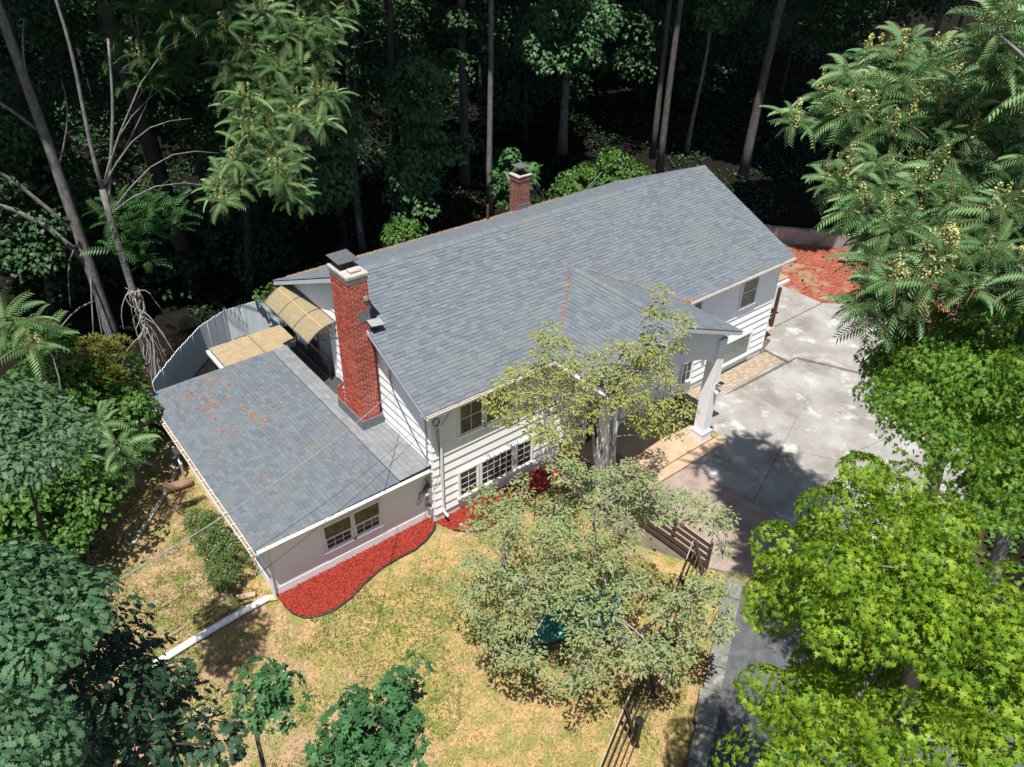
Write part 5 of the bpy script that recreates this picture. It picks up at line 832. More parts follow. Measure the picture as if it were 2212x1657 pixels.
'maple_dark': [(2.25,18.95,7.93),(1.36,18.7,7.91),(1.03,20.5,9.96),(2.54,20.85,6.73),(0.36,22.07,10.03),(1.43,20.97,9.34),(0.19,19.96,8.64),(0.78,22.19,6.57),(1.66,19.61,8.42),(1.43,22.13,8.15),(1.02,22.0,9.17),(0.35,21.12,8.89),(1.09,20.42,7.9),(0.53,21.98,7.26),(1.98,21.61,8.51),(-0.19,20.31,11.01),(0.62,23.17,8.87),(0.93,22.16,10.11),(0.45,22.88,7.92),(1.05,19.7,7.37),(2.06,19.85,8.83),(0.85,22.68,9.49),(1.32,19.12,7.22),(2.31,19.61,8.3)],
'shrub_roof': [(17.75,13.62,3.81),(17.52,13.77,3.36),(20.95,11.44,4.5),(20.36,11.35,4.4),(19.87,12.49,4.57),(19.21,14.19,3.27),(19.59,14.13,3.65),(19.7,13.73,3.25),(18.99,12.92,4.4),(19.68,13.03,4.19),(19.17,12.24,3.97),(18.19,13.5,3.45),(20.85,13.5,4.85),(20.33,11.97,4.47),(19.59,13.2,3.62),(19.69,11.8,4.35),(18.58,14.55,3.7),(18.63,14.16,4.0),(20.24,12.25,4.97),(19.52,12.01,4.05),(19.34,14.26,3.9),(19.46,12.32,5.07),(20.88,11.88,4.56),(19.36,13.74,4.31),(19.48,12.29,4.29),(18.0,13.79,3.34)],
'shrub_left': [(7.97,13.81,3.56),(6.83,13.96,3.55),(7.06,14.31,3.04),(7.6,14.26,3.69),(7.17,13.44,3.32),(7.58,14.18,3.29),(8.06,13.92,3.81),(7.33,14.33,3.6),(7.79,13.94,3.05)],
'shrub_chimney': [(13.85,14.5,4.91),(14.55,13.09,4.9),(14.11,14.24,5.71),(14.53,13.03,3.71),(14.55,13.6,4.21),(13.87,13.37,5.14),(13.93,13.98,3.71),(13.86,13.74,4.62),(13.74,14.49,4.25),(15.23,13.71,5.14),(14.32,13.23,5.54),(14.02,13.75,6.17),(14.13,13.57,3.69),(14.33,13.49,4.72)],
'low_fence': [(1.34,14.78,2.09),(0.77,15.02,1.9),(1.46,14.2,2.18),(-2.4,17.43,-0.89),(-2.77,17.73,-1.31),(-1.98,17.76,-0.85),(-2.02,17.07,-0.87)],
'bush_wing': [],
}
# ------------------------------------------------------------------ plants
def leafm(n, a, b, **k): M[n] = leafmat(n, a, b, **k)
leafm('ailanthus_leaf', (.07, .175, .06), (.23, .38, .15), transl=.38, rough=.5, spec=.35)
leafm('ailanthus_shade_tone', (.025, .085, .02), (.06, .16, .04), transl=.3)  # darker copy of the ailanthus leaf, woodland shade put into the colour
leafm('maple_leaf', (.055, .175, .012), (.33, .45, .032), transl=.42)
leafm('maple_green', (.04, .14, .014), (.20, .33, .035), transl=.4)
leafm('maple_cool', (.04, .105, .04), (.10, .20, .075), transl=.3)
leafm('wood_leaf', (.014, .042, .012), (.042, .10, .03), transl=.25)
leafm('grey_green_leaf', (.165, .225, .085), (.37, .43, .205), transl=.4, rough=.6)
leafm('yellow_green_leaf', (.20, .23, .045), (.42, .44, .14), transl=.4, rough=.6)
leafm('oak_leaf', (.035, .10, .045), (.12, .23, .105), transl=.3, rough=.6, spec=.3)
leafm('oak_shade_tone', (.012, .036, .018), (.034, .08, .04), transl=.15, rough=.6)  # near-black leaves: overhead shade put into the leaf colour
leafm('fig_leaf', (.022, .085, .028), (.075, .19, .065), transl=.3, rough=.6, spec=.3)
leafm('broad_leaf', (.045, .105, .045), (.12, .21, .10), transl=.3, rough=.6, spec=.3)
leafm('vine_leaf', (.035, .10, .012), (.09, .20, .03), transl=.35)
leafm('cedar_leaf', (.08, .10, .01), (.17, .17, .02), transl=.2)
leafm('rhodo_leaf', (.04, .085, .016), (.13, .18, .05), transl=.2, rough=.4, spec=.5)
M['panicle'] = mat('pale_flower_panicle', (.30, .31, .10), (.52, .51, .22), 9, .8, attr=True)
M['rachis'] = mat('reddish_leaf_stalk', (.12, .035, .02), (.2, .08, .04), 9, .7)
def poly_leaf(pts, cup=.0, droop=.0):
    return ([(x, y, cup * abs(y) - droop * x * x) for x, y in pts], [tuple(range(len(pts)))])
MAPLE = poly_leaf([(0, 0), (.05, -.12), (-.10, -.40), (.14, -.25), (.34, -.52), (.36, -.16), (.66, -.24), (.6, -.08), (1, 0), (.6, .08), (.66, .24), (.36, .16), (.34, .52), (.14, .25), (-.10, .40), (.05, .12)], .25, .34)
MAPLE_LOW = poly_leaf([(0, 0), (-.08, -.4), (.32, -.46), (.6, -.22), (1, 0), (.6, .22), (.32, .46), (-.08, .4)], .12, .18)
OAK = poly_leaf([(0, 0), (.12, -.10), (.2, -.25), (.32, -.12), (.42, -.33), (.54, -.15), (.68, -.34), (.76, -.16), (.9, -.22), (1, 0), (.9, .22), (.76, .16), (.68, .34), (.54, .15), (.42, .33), (.32, .12), (.2, .25), (.12, .10)], .15, .2)
FIG = poly_leaf([(0, 0), (.06, -.13), (-.02, -.36), (.12, -.42), (.24, -.26), (.33, -.11), (.44, -.40), (.56, -.44), (.62, -.28), (.64, -.09), (.8, -.16), (1, 0), (.8, .16), (.64, .09), (.62, .28), (.56, .44), (.44, .40), (.33, .11), (.24, .26), (.12, .42), (-.02, .36), (.06, .13)], .18, .22)
OVAL = ([(0, 0, 0), (.3, -.2, .05), (.7, -.19, .04), (1, 0, -.06), (.7, .19, .04), (.3, .2, .05)], [(0, 1, 2, 3), (0, 3, 4, 5)])
LANCE = ([(0, 0, 0), (.4, -.14, .05), (1, 0, -.1), (.4, .14, .05)], [(0, 1, 2), (0, 2, 3)])
def make_frond(pairs=12, bend=.8, hang=.7, ll=.29):
    v = []; f = []
    def rp(s): return Vector((s - .12 * s * s * bend, 0, .10 * math.sin(s * 2.2) - bend * .55 * s * s))
    for i in range(pairs):
        s = .16 + .84 * i / (pairs - 1); p = rp(s); L_ = ll * (1 - .45 * abs(s - .5) * 1.2)
        for sd in (-1, 1):
            d = Vector((.30, sd * (1 - .35 * hang), -hang)).normalized() * L_; wv = Vector((1, 0, .25 * 0)).normalized() * L_ * .13
            n = len(v); v += [tuple(p), tuple(p + d * .38 + wv), tuple(p + d), tuple(p + d * .38 - wv)]; f += [(n, n + 1, n + 2), (n, n + 2, n + 3)]
    for i in range(4):
        a, b_ = rp(i / 4), rp((i + 1) / 4); n = len(v); v += [tuple(a + Vector((0, -.008, .004))), tuple(b_ + Vector((0, -.007, .004))), tuple(b_ + Vector((0, .007, .004))), tuple(a + Vector((0, .008, .004)))]; f += [(n, n + 1, n + 2, n + 3)]
    return (v, f)
FROND = make_frond(); FROND_FLAT = make_frond(10, .35, .35, .24)
def stalk_strip():
    v = []; f = []
    def rp(s): return Vector((s - .12 * s * s * .75, 0, .10 * math.sin(s * 2.2) - .75 * .55 * s * s + .012))
    for i in range(5):
        a, b_ = rp(i / 5), rp((i + 1) / 5); n = len(v); v += [tuple(a + Vector((0, -.006, 0))), tuple(b_ + Vector((0, -.005, 0))), tuple(b_ + Vector((0, .005, 0))), tuple(a + Vector((0, .006, 0)))]; f += [(n, n + 1, n + 2, n + 3)]
    return (v, f)
STALK = stalk_strip()
def clump_leaves(cs, r, n, size, low=-.25, tilt=(-.75, .1), spread=.25, flat=.8, sj=.25):
    """leaves lying like loose shingles on small domes: positions, rotations, sizes"""
    cs = np.array(cs); N = len(cs) * n
    c = np.repeat(cs, n, 0); rr = np.repeat(r * rng.uniform(.65, 1.3, len(cs)), n)
    az = rng.uniform(0, 2 * math.pi, N); cz = rng.uniform(low, 1, N); sz = np.sqrt(1 - cz * cz)
    rad = rr * (1 - spread * rng.random(N) ** 2)
    P = c + np.stack([np.cos(az) * sz * rad, np.sin(az) * sz * rad, cz * rad * flat], -1)
    ti = tilt[0] * (.35 + sz * .65) + tilt[1] + rng.normal(0, .3, N)
    return P, rots(az + rng.normal(0, .5, N), ti, rng.normal(0, .35, N)), size * rng.uniform(1 - sj, 1 + sj, N)
def limb(b, p0, p1, r0, r1, sag=.12, n=5, k=6):
    p0 = Vector(p0); p1 = Vector(p1); L_ = (p1 - p0).length; pts = []; rad = []
    off = Vector((random.gauss(0, 1), random.gauss(0, 1), 0)) * L_ * .05
    for i in range(n + 1):
        s = i / n; pts.append(p0.lerp(p1, s) + Vector((0, 0, math.sin(s * math.pi) * L_ * sag)) + off * math.sin(s * math.pi)); rad.append(r0 + (r1 - r0) * s)
    b.tube(pts, rad, k)
def trunk_tube(b, base, top, r0, r1, wob=.25, n=9, k=9, flare=1.35):
    base = Vector(base); top = Vector(top); pts = []; rad = []; ph = random.uniform(0, 6)
    for i in range(n + 1):
        s = i / n; p = base.lerp(top, s) + Vector((math.sin(ph + s * 4), math.cos(ph * 1.3 + s * 3.3), 0)) * wob * s
        pts.append(p); rad.append((r0 + (r1 - r0) * s) * (1 + (flare - 1) * max(0, 1 - s * 8)))
    b.tube(pts, rad, k); return pts
def tree(name, label, cat, base, group=None):
    return empty(name, (base[0], base[1], base[2]), label, cat, group)
def near_limbs(b, spine, cs, r0, r1, frac=1., sag=.06, k=5):
    cs = [Vector(c) for c in cs]; nodes = [c - Vector((0, 0, .15)) for c in cs[::7]]
    for c in nodes:
        below = [p for p in spine if p.z < c.z + .2] or [spine[0]]
        p = min(below, key=lambda q: (q - c).length + .3 * abs((c.z - q.z) - .6 * math.hypot(c.x - q.x, c.y - q.y)))
        limb(b, p, c, r0, max(r1, r0 * .45), sag, 5, k)
    for c in cs:
        if random.random() > frac: continue
        p = min(nodes, key=lambda q: (q - c).length)
        if (p - c).length > .25: limb(b, p, c, max(r1, r0 * .4), r1 * .7, sag, 3, 4)
def rosettes(t, cs, nf, ln, m, fr=FROND, stalks=True, pan=.0, name='crown'):
    cs = np.array(cs); N = len(cs) * nf; c = np.repeat(cs, nf, 0)
    az = (np.tile(np.arange(nf), len(cs)) * 2.399 + np.repeat(rng.uniform(0, 6.3, len(cs)), nf)) + rng.normal(0, .12, N)
    ti = np.tile(np.linspace(.9, -.35, nf), len(cs)) + rng.normal(0, .2, N)
    Rm = rots(az, ti, rng.normal(0, .3, N)); sc = ln * rng.uniform(.6, 1.2, N); rn = rng.random(N)
    P = c + rng.normal(0, .06, (N, 3))
    cr = scatter(name, fr, P, Rm, sc, M[m], t, rnd=rn)
    if stalks: scatter('leaf_stalks', STALK, P, Rm, sc, M['rachis'], cr, kind='stuff')
    if pan:
        k = rng.random(len(cs)) < pan; cc = cs[k]; n = 260; NN = len(cc) * n
        h = rng.random(NN); a = rng.uniform(0, 6.3, NN); q = rng.integers(0, 3, NN); w_ = .085 * (1 - h) * rng.random(NN) ** .5 + .01
        ox = (q - 1) * .16 * np.repeat(rng.choice([-1, 1], len(cc)), n); oy = ((q * 7) % 3 - 1) * .12
        PP = np.repeat(cc, n, 0) + np.stack([ox + np.cos(a) * w_, oy + np.sin(a) * w_, -.02 + h * .52], -1)
        scatter('flower_panicles', ([(0, 0, 0), (.5, -.3, .1), (1, 0, .1), (.5, .3, .1)], [(0, 1, 2, 3)]), PP, rots(rng.uniform(0, 6.3, NN), rng.normal(.4, .4, NN), rng.normal(0, .5, NN)), rng.uniform(.04, .07, NN), M['panicle'], t, kind='stuff')
    return cr
A = lambda k: CL[k]
# --- big ailanthus on the right
t = tree('tree_of_heaven', 'tall tree of heaven with drooping fronds and yellow panicles, upper right beside the driveway', 'tree', (8.6, -12.0, -.3))
b = MB(); sp_ = trunk_tube(b, (8.6, -12.0, -.4), (7.4, -10.2, 13.2), .26, .1, .2); near_limbs(b, sp_, A('ail_right'), .06, .022, .8); b.build('trunk', M['bark'], t, smooth=True)
rosettes(t, A('ail_right'), 13, .72, 'ailanthus_leaf', pan=.5)
t = tree('tree_of_heaven', 'second tree of heaven reaching in at the top right corner', 'tree', (6.6, -14.6, -.4))
b = MB(); sp_ = trunk_tube(b, (6.6, -14.6, -.5), (5.2, -11.8, 17), .2, .08, .2); near_limbs(b, sp_, A('ail_top'), .05, .02); b.build('trunk', M['bark'], t, smooth=True)
rosettes(t, A('ail_top'), 14, .8, 'ailanthus_leaf', pan=.3)
# --- ailanthus over the rear left corner
t = tree('tree_of_heaven', 'tree of heaven with pale panicles hanging over the rear left roof corner', 'tree', (1.3, 18.47, .19))
b = MB(); sp_ = trunk_tube(b, (1.3, 18.47, 0), (1.5, 14.2, 15.5), .2, .09, .2); near_limbs(b, sp_, A('ail_centre'), .05, .018, .8); b.build('trunk', M['bark_dark'], t, smooth=True)
rosettes(t, A('ail_centre'), 13, .92, 'ailanthus_leaf', pan=.75)
# --- vine-wrapped ailanthus on the left
t = tree('tree_of_heaven', 'forked grey tree wrapped in dead vines behind the wing corner', 'tree', (-4.73, 13.56, 0))
b = MB(); sp_ = trunk_tube(b, (-4.75, 13.5, -.1), (-4.5, 14.2, 8.3), .16, .11, .12)
trunk_tube(b, sp_[-1], (-4.3, 14.8, 15.2), .08, .045, .2, flare=1); trunk_tube(b, sp_[-1] - Vector((0, 0, .8)), (-2.9, 14.6, 13.2), .07, .04, .2, flare=1)
near_limbs(b, sp_ + [Vector((-4.2, 15, 12)), Vector((-2.8, 14.9, 12))], A('ail_topleft'), .03, .012)
for e in ((-1.0, 14.0, 10.3), (-.4, 13.6, 9.0), (.4, 13.4, 7.2), (.9, 13.8, 13.6)):
    limb(b, sp_[-1 if e[2] > 9.5 else -2], e, .035, .012, .18)
b.build('trunk', M['bark'], t, smooth=True)
rosettes(t, A('ail_topleft'), 11, .95, 'ailanthus_shade_tone', pan=.3)
rosettes(t, A('ail_sapling'), 10, 1.05, 'ailanthus_shade_tone', fr=FROND_FLAT, stalks=False)
vb = MB(); rg = random.Random(3)
for k in range(9):
    a = rg.uniform(0, 6.3); pts = []; r_ = .27
    for i in range(12):
        s = i / 11; z = .3 + s * 4.2; c = sp_[0].lerp(sp_[-1], z / 8.4); pts.append(c + Vector((math.cos(a + s * rg.uniform(2, 4)) * r_, math.sin(a + s * 3) * r_, 0)) + Vector((0, 0, 0)))
    vb.tube(pts, rg.uniform(.015, .03), 5)
for k in range(11):
    p = Vector((-4.7, 13.5, rg.uniform(2.4, 4.6))); pts = [p]; d = Vector((rg.uniform(-1, 1), rg.uniform(-1, .2), rg.uniform(-.3, .3)))
    for i in range(6): p = p + d * .22 + Vector((rg.gauss(0, .05), rg.gauss(0, .05), -.04 * i)); pts.append(p); d.z -= .28
    vb.tube(pts, [.025 - .003 * i for i in range(len(pts))], 5)
vb.build('dead_vines', M['twig'], t)
# --- bare grey tree at the far left
t = tree('bare_tree', 'bare grey leaning tree with broken limbs at the far left', 'tree', (-5.33, 17.29, 0))
b = MB(); sp_ = trunk_tube(b, (-5.33, 17.29, -.1), (-5.5, 17.6, 16.5), .27, .13, .12, 12)
for s, e, r0, r1 in ((3, (-9.6, 18.2, 8.2), .14, .07), (4, (-9.4, 18.0, 10.4), .10, .05), (7, (-9.2, 17.6, 13.0), .07, .03), (7, (-4.9, 17.4, 13.6), .07, .02), (6, (-4.4, 17.0, 11.6), .04, .015)): limb(b, sp_[s], e, r0, r1, .08)
for s, e in ((3, (-6.2, 16.2, 1.6)), (3, (-5.9, 16.4, .9)), (2, (-7.6, 16.4, 2.0)), (4, (-6.6, 16.6, 3.0))): limb(b, sp_[s], e, .045, .02, .12)
b.build('trunk', M['bark'], t, smooth=True)
# --- maples, lower right
def leaf_tree(name, label, base, top, r0, key, lm, proto, r, n, size, bark='bark', frac=.7, group=None, cat='tree', limb_r=.05, **kw):
    t = tree(name, label, cat, base, group); b = MB()
    sp_ = trunk_tube(b, (base[0], base[1], base[2] - .1), top, r0, r0 * .4, .25, flare=1.35 if r0 > .1 else 1); near_limbs(b, sp_, A(key), limb_r, .016, frac); b.build('trunk', M[bark], t, smooth=True)
    P, Rm, sc = clump_leaves(A(key), r, n, size, **kw)
    scatter('crown', proto, P, Rm, sc, M[lm], t); return t
leaf_tree('maple_tree', 'bright yellow-green maple filling the lower right corner', (-.2, -15.2, -.4), (-1.2, -14.4, 11.2), .22, 'maple_right', 'maple_leaf', MAPLE, .47, 400, .08, limb_r=.045, tilt=(-1.1, .05), sj=.5, flat=.55, low=-.15)
leaf_tree('maple_tree', 'green maple at the right edge above the driveway end', (7.6, -13.6, -.4), (6.0, -12.2, 12), .22, 'maple_upper', 'maple_green', MAPLE, .68, 420, .10, limb_r=.045, tilt=(-1.1, .05), sj=.5, flat=.55, low=-.15)
# --- small trees in front of the house
def small_tree(label, base, forks, key, lm, r, n, size):
    t = tree('small_tree', label, 'tree', base); b = MB(); base = Vector(base); sp_ = []
    for f in forks: sp_ += trunk_tube(b, base - Vector((0, 0, .1)), f, .085, .035, .18, 7, 7)
    near_limbs(b, sp_, A(key), .022, .008, .75, .1, 4); b.build('trunk', M['twig'], t, smooth=True)
    P, Rm, sc = clump_leaves(A(key), r, n, size, low=-.3, tilt=(-.3, 0), spread=.7, flat=.5)
    scatter('crown', OVAL, P, Rm, sc, M[lm], t)
small_tree('slender yellow-green tree growing against the entry portico', (5.0, -3.25, 0), ((3.6, -3.0, 5.2), (5.0, -2.9, 6.4), (4.2, -4.0, 4.8), (4.5, -2.4, 5.9)), 'small_front', 'yellow_green_leaf', .30, 62, .108)
small_tree('wide grey-green small tree on the dry lawn inside the rail fence', (1.6, -7.4, 0), ((-.6, -6.2, 3.4), (2.2, -8.6, 3.2), (1.6, -5.4, 4.2), (.1, -8.2, 3.1), (-1.2, -5.2, 3.4)), 'small_lawn', 'grey_green_leaf', .28, 56, .106)
# --- near treetops, lower left and bottom
def near_top(name, label, base, top, key, lm, proto, r, n, size, **kw):
    leaf_tree(name, label, base, top, .06, key, lm, proto, r, n, size, bark='bark_dark', limb_r=.022, **kw)
near_top('oak_tree', 'oak with large lobed leaves at the lower left edge', (-11.2, -10.4, -.2), (-10.8, -9.8, 11.6), 'oak_left', 'oak_leaf', OAK, .27, 190, .085, sj=.5, tilt=(-.9, .05))
near_top('oak_tree', 'oak branch with shade put into its dark leaf colour, low in the bottom left corner', (-10.2, -10.8, -.2), (-10.0, -9.9, 10.2), 'oak_low', 'oak_shade_tone', OAK, .28, 75, .095, sj=.5)
near_top('fig_tree', 'fig-like treetop with lobed leaves at the bottom centre', (-7.8, -11.9, -.2), (-8.0, -11.3, 10.4), 'fig', 'fig_leaf', FIG, .19, 34, .105, sj=.45)
near_top('fig_tree', 'single spray of big lobed leaves over the lawn near the bottom', (-9.2, -11.2, -.2), (-8.8, -10.7, 10.7), 'fig_small', 'fig_leaf', FIG, .2, 26, .11, sj=.45)
near_top('broadleaf_tree', 'dusty blue-green broadleaf treetop at the left edge', (-10.6, -2.2, -.2), (-9.9, -2.4, 9.6), 'broad_left', 'broad_leaf', OAK, .40, 240, .10, sj=.5)
# --- shrubs along the left
leaf_tree('vine_thicket', 'tangled green vine thicket left of the side wing', (-8.4, 8.6, -.1), (-8.4, 8.8, 3.5), .08, 'vine_left', 'vine_leaf', MAPLE_LOW, .62, 120, .15, cat='shrub', frac=.4)
t = tree('ailanthus_sapling', 'young tree of heaven fronds poking out of the vine thicket', 'sapling', (-8.8, 7.2, 0)); b = MB(); sp_ = trunk_tube(b, (-8.8, 7.2, -.1), (-8.7, 7.0, 4.2), .06, .03, .1); near_limbs(b, sp_, A('frond_left'), .025, .012); b.build('trunk', M['bark'], t)
rosettes(t, A('frond_left'), 10, .95, 'ailanthus_leaf', pan=.2)
leaf_tree('cedar_shrub', 'yellow-green cedar shrub below the bare grey tree', (-7.0, 9.6, 0), (-7, 9.5, 4.2), .07, 'cedar', 'cedar_leaf', LANCE, .5, 300, .13, cat='shrub', tilt=(.2, .4))
BW = [(-6.35, 4.2, .55), (-6.1, 3.7, .75), (-6.55, 3.6, .5), (-6.2, 3.0, .8), (-6.6, 2.9, .6), (-5.95, 2.5, .65), (-6.3, 2.2, .8), (-6.65, 2.0, .55), (-6.1, 1.8, .6), (-6.5, 1.45, .5), (-6.7, 1.7, .35), (-6.35, 4.6, .35)]
t = tree('garden_bush', 'rounded glossy bush beside the white wall of the wing', 'bush', (-6.35, 2.9, -.1)); b = MB()
for c in BW: limb(b, (-6.35, 2.9, -.05), c, .03, .012, .05)
b.build('stems', M['bark'], t)
P, Rm, sc = clump_leaves(BW, .42, 330, .115, low=-.3, tilt=(-.2, .25), spread=.5); scatter('foliage', LANCE, P, Rm, sc * 1.15, M['rhodo_leaf'], t)
# --- lit and dim trees of the wood
leaf_tree('maple_tree', 'sunlit maple bough on a pale trunk above the roof ridge', (25.86, 22.96, 1.6), (24.6, 21.6, 17), .3, 'maple_lit', 'maple_cool', MAPLE_LOW, 1.0, 170, .22)
leaf_tree('maple_tree', 'maple behind the drooping fronds at the rear left', (7.0, 18.9, .2), (5.6, 16.6, 10.5), .16, 'maple_mid', 'maple_cool', MAPLE_LOW, .8, 130, .2, bark='bark_dark')
leaf_tree('ivy_tree', 'dark trunk clothed in ivy clumps between two bare trunks', (10.04, 17.58, 0), (9.2, 16.8, 14), .28, 'ivy', 'maple_cool', MAPLE_LOW, .62, 110, .19, bark='bark_dark')
leaf_tree('maple_tree', 'small sunlit maple clump at the top of the wood', (32.5, 17.6, 1.9), (31.6, 16.6, 12.5), .16, 'maple_spot', 'maple_cool', MAPLE_LOW, .8, 110, .2)
leaf_tree('maple_tree', 'maple understorey behind the bare grey tree', (-6.8, 21.6, .7), (-5.4, 21, 11), .18, 'maple_left', 'wood_leaf', MAPLE_LOW, 1.0, 150, .2, bark='bark_dark')
for key, base, top, lab in (('wood_a', (-5, 25, 1), (-4, 24, 15), 'broad dim maple filling the upper left behind the bare tree'), ('wood_b', (12.5, 28, 1.3), (12.5, 27.5, 15), 'dim maple left of the straight pale trunk at the top'), ('wood_c', (28, 33, 2.4), (28, 32.5, 14), 'dim maple behind the sunlit maple bough'), ('wood_d', (41, 29, 2.8), (41, 28.5, 13), 'dim maple between the slim twin trunks and the stout trunk'), ('wood_e', (46, 20, 2.7), (46, 19.6, 13), 'dim maple above the right end of the roof'), ('wood_f', (.2, 24, .9), (.2, 23.6, 9), 'dim low maple behind the hanging fronds')):
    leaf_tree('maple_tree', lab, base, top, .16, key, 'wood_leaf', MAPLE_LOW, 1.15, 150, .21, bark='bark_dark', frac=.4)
leaf_tree('maple_tree', 'dark maple deep in shade left of the drooping fronds', (.9, 21.3, .5), (.9, 20.7, 11), .2, 'maple_dark', 'wood_leaf', MAPLE_LOW, 1.0, 120, .2, bark='bark_dark')
leaf_tree('wild_shrub', 'bright green shrubs rising behind the right half of the ridge', (16.6, 13.2, 0), (17, 13.0, 2.4), .05, 'shrub_roof', 'vine_leaf', MAPLE_LOW, .62, 120, .16, cat='shrub')
leaf_tree('wild_shrub', 'bright green shrub behind the roof beside the tall chimney', (6.6, 13.4, 0), (6.6, 13, 2), .05, 'shrub_left', 'vine_leaf', MAPLE_LOW, .5, 100, .15, cat='shrub')
leaf_tree('wild_shrub', 'green shrub surrounding the small rear chimney', (13.4, 12.6, 0), (13.6, 12.4, 4), .05, 'shrub_chimney', 'ailanthus_shade_tone', MAPLE_LOW, .55, 90, .2, cat='shrub')
t = tree('ailanthus_sapling', 'young fronds rising behind the ridge shrubs', 'sapling', (17.4, 13.4, 0)); b = MB(); cs_ = [(17.0, 12.8, 3.3), (18.2, 12.6, 3.4), (15.4, 13.2, 3.2), (13.2, 12.2, 5.0), (13.9, 12.4, 5.6)]
for c in cs_: limb(b, (17.4, 13.4, 0), c, .03, .015)
b.build('trunk', M['bark'], t); rosettes(t, cs_, 10, .9, 'ailanthus_leaf', fr=FROND_FLAT, stalks=False)
leaf_tree('wild_shrub', 'low leafy sprigs along the back of the board fence', (-1.6, 15.9, 0), (-1.6, 15.7, 1.2), .04, 'low_fence', 'vine_leaf', MAPLE_LOW, .38, 70, .15, cat='shrub')
t = tree('round_bush', 'small round dark bush inside the board fence', 'bush', (-1.1, 13.2, 0)); MB().tube([(-1.1, 13.2, -.1), (-1.1, 13.2, .7)], .05, 6).build('stem', M['bark'], t)
P, Rm, sc = clump_leaves([(-1.1, 13.2, .75), (-.8, 13.1, .7), (-1.3, 13.3, .6)], .45, 420, .09); scatter('foliage', OVAL, P, Rm, sc, M['wood_leaf'], t)
# --- bare trunks standing in the wood, crowns above the frame
def crown_mesh(n, lw, seed):
    rg = np.random.default_rng(seed); cs = rg.normal(0, 1, (34, 3)); cs /= np.linalg.norm(cs, axis=1)[:, None]; cs *= rg.uniform(.35, 1, (34, 1)) ** .6 * np.array([5.3, 5.3, 4.0])
    return clump_leaves(cs, 1.35, n, lw, low=-.8)
tall = [(8.21, 19.39, .3, 'x'), (16.92, 19.48, .19, 'straight pale trunk rising just behind the vent pipe'), (30.15, 18.55, .2, 'left one of the twin slim trunks behind the ridge'), (28.9, 16.72, .22, 'right one of the twin slim trunks behind the ridge'), (32.65, 12.87, .3, 'stout grey trunk behind the right end of the roof'), (17.92, 23.35, .3, 'dim trunk just left of the straight pale trunk'), (-.68, 20.51, .36, 'heavy dark trunk deep in shade left of the fence bend'), (4.74, 22.63, .16, 'dark trunk behind the hanging panicles'), (25.13, 26.2, .18, 'dim slim trunk right of the straight pale trunk')]
rg = random.Random(21)
more = []
while len(more) < 85:
    x, y = rg.uniform(-24, 72), rg.uniform(26, 72)
    if y < 31 and x < 36 or (y < 24 + (x - 36) * -.4): continue
    if all(math.hypot(x - q[0], y - q[1]) > 3.9 for q in more): more.append((x, y, rg.uniform(.09, .17)))
shade = []
crownP = crown_mesh(170, .72, 5)
cm_ = None
def tall_tree(x, y, r, label, h=None, group=None, lean=(0, 0), only=None):
    global cm_
    z = float(gz(x, y)); h = h or random.uniform(22, 26)
    lx, ly = random.uniform(-.6, .6) + lean[0], random.uniform(-.6, .6) + lean[1]
    t = only or empty('woodland_tree', (x, y, z), label, 'tree', group); b = MB()
    if only: trunk_tube(b, (x, y, z + h - 11), (x + lx, y + ly, z + h - 1), r, r * .5, .1, 9, 7, flare=1); b.build('shade_leader', M['bark_dark'], t, smooth=True)
    else: trunk_tube(b, (x, y, z - .15), (x + lx * .5, y + ly * .5, z + h - 3), r, r * .5, .18, 9, 8)
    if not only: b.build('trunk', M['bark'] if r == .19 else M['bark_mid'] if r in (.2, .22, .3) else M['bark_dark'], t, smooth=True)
    if cm_ is None:
        o = scatter('crown', MAPLE_LOW, crownP[0], crownP[1], crownP[2], M['wood_leaf'], None); cm_ = o.data
    else: o = bpy.data.objects.new('crown', cm_); C.objects.link(o)
    o.parent = t; o.location = (lx, ly, h); o.rotation_euler.z = random.uniform(0, 6.3)
    return t
for x, y, r, lab in tall[1:]: tall_tree(x, y, r, lab + ' in the wood', lean=(-2.6, -2.8) if y < 23 and x < 15 else (0, 0))
for x, y, r in more: tall_tree(x, y, r, 'dark woodland trunk behind the house, added for the shade of its crown', group='dark trunks under the canopy')
shade2 = [(37.5, 9), (42, 13), (38.5, 16.5), (46, 8), (43, 19.5), (48, 14), (36, 25.5), (35, 3.5), (50, 21), (31, 29.5)]  # trees added so their unseen crowns darken the wood floor
for x, y in shade2: tall_tree(x, y, .13, 'dark woodland trunk behind the house, added for the shade of its crown', group='dark trunks under the canopy')
tall_tree(31.7, 2.6, .16, 'tree added on the bank above the retaining wall so its crown shades the ground, mostly behind the drooping fronds', lean=(-5, -.4))  # added tree, its unseen leaning crown shades the bank ground
for x, y in shade: tall_tree(x, y, .21 if y > 8 else .24, 'tall tree of the wood edge whose crown rises above the frame', h=random.uniform(20.5, 22.5), lean=(3, .3), group='tall trees at the edge of the wood')
# broken trunk with dead sticks
t = tree('dead_tree', 'broken dead trunk with thin upright sticks behind the tall chimney', 'tree', (8.21, 19.39, .3)); b = MB()
sp_ = trunk_tube(b, (8.21, 19.39, .2), (7.6, 18.6, 7.6), .2, .15, .1)
for s, e in ((8, (8.3, 18.4, 11.4)), (8, (7.9, 18.5, 10.6)), (7, (9.6, 18.2, 9.4)), (5, (9.0, 18.8, 5.6)), (5, (8.9, 18.7, 6.0)), (8, (9.4, 18.3, 8.4))): limb(b, sp_[s], e, .035, .012, .05)
b.build('trunk', M['bark'], t, smooth=True)
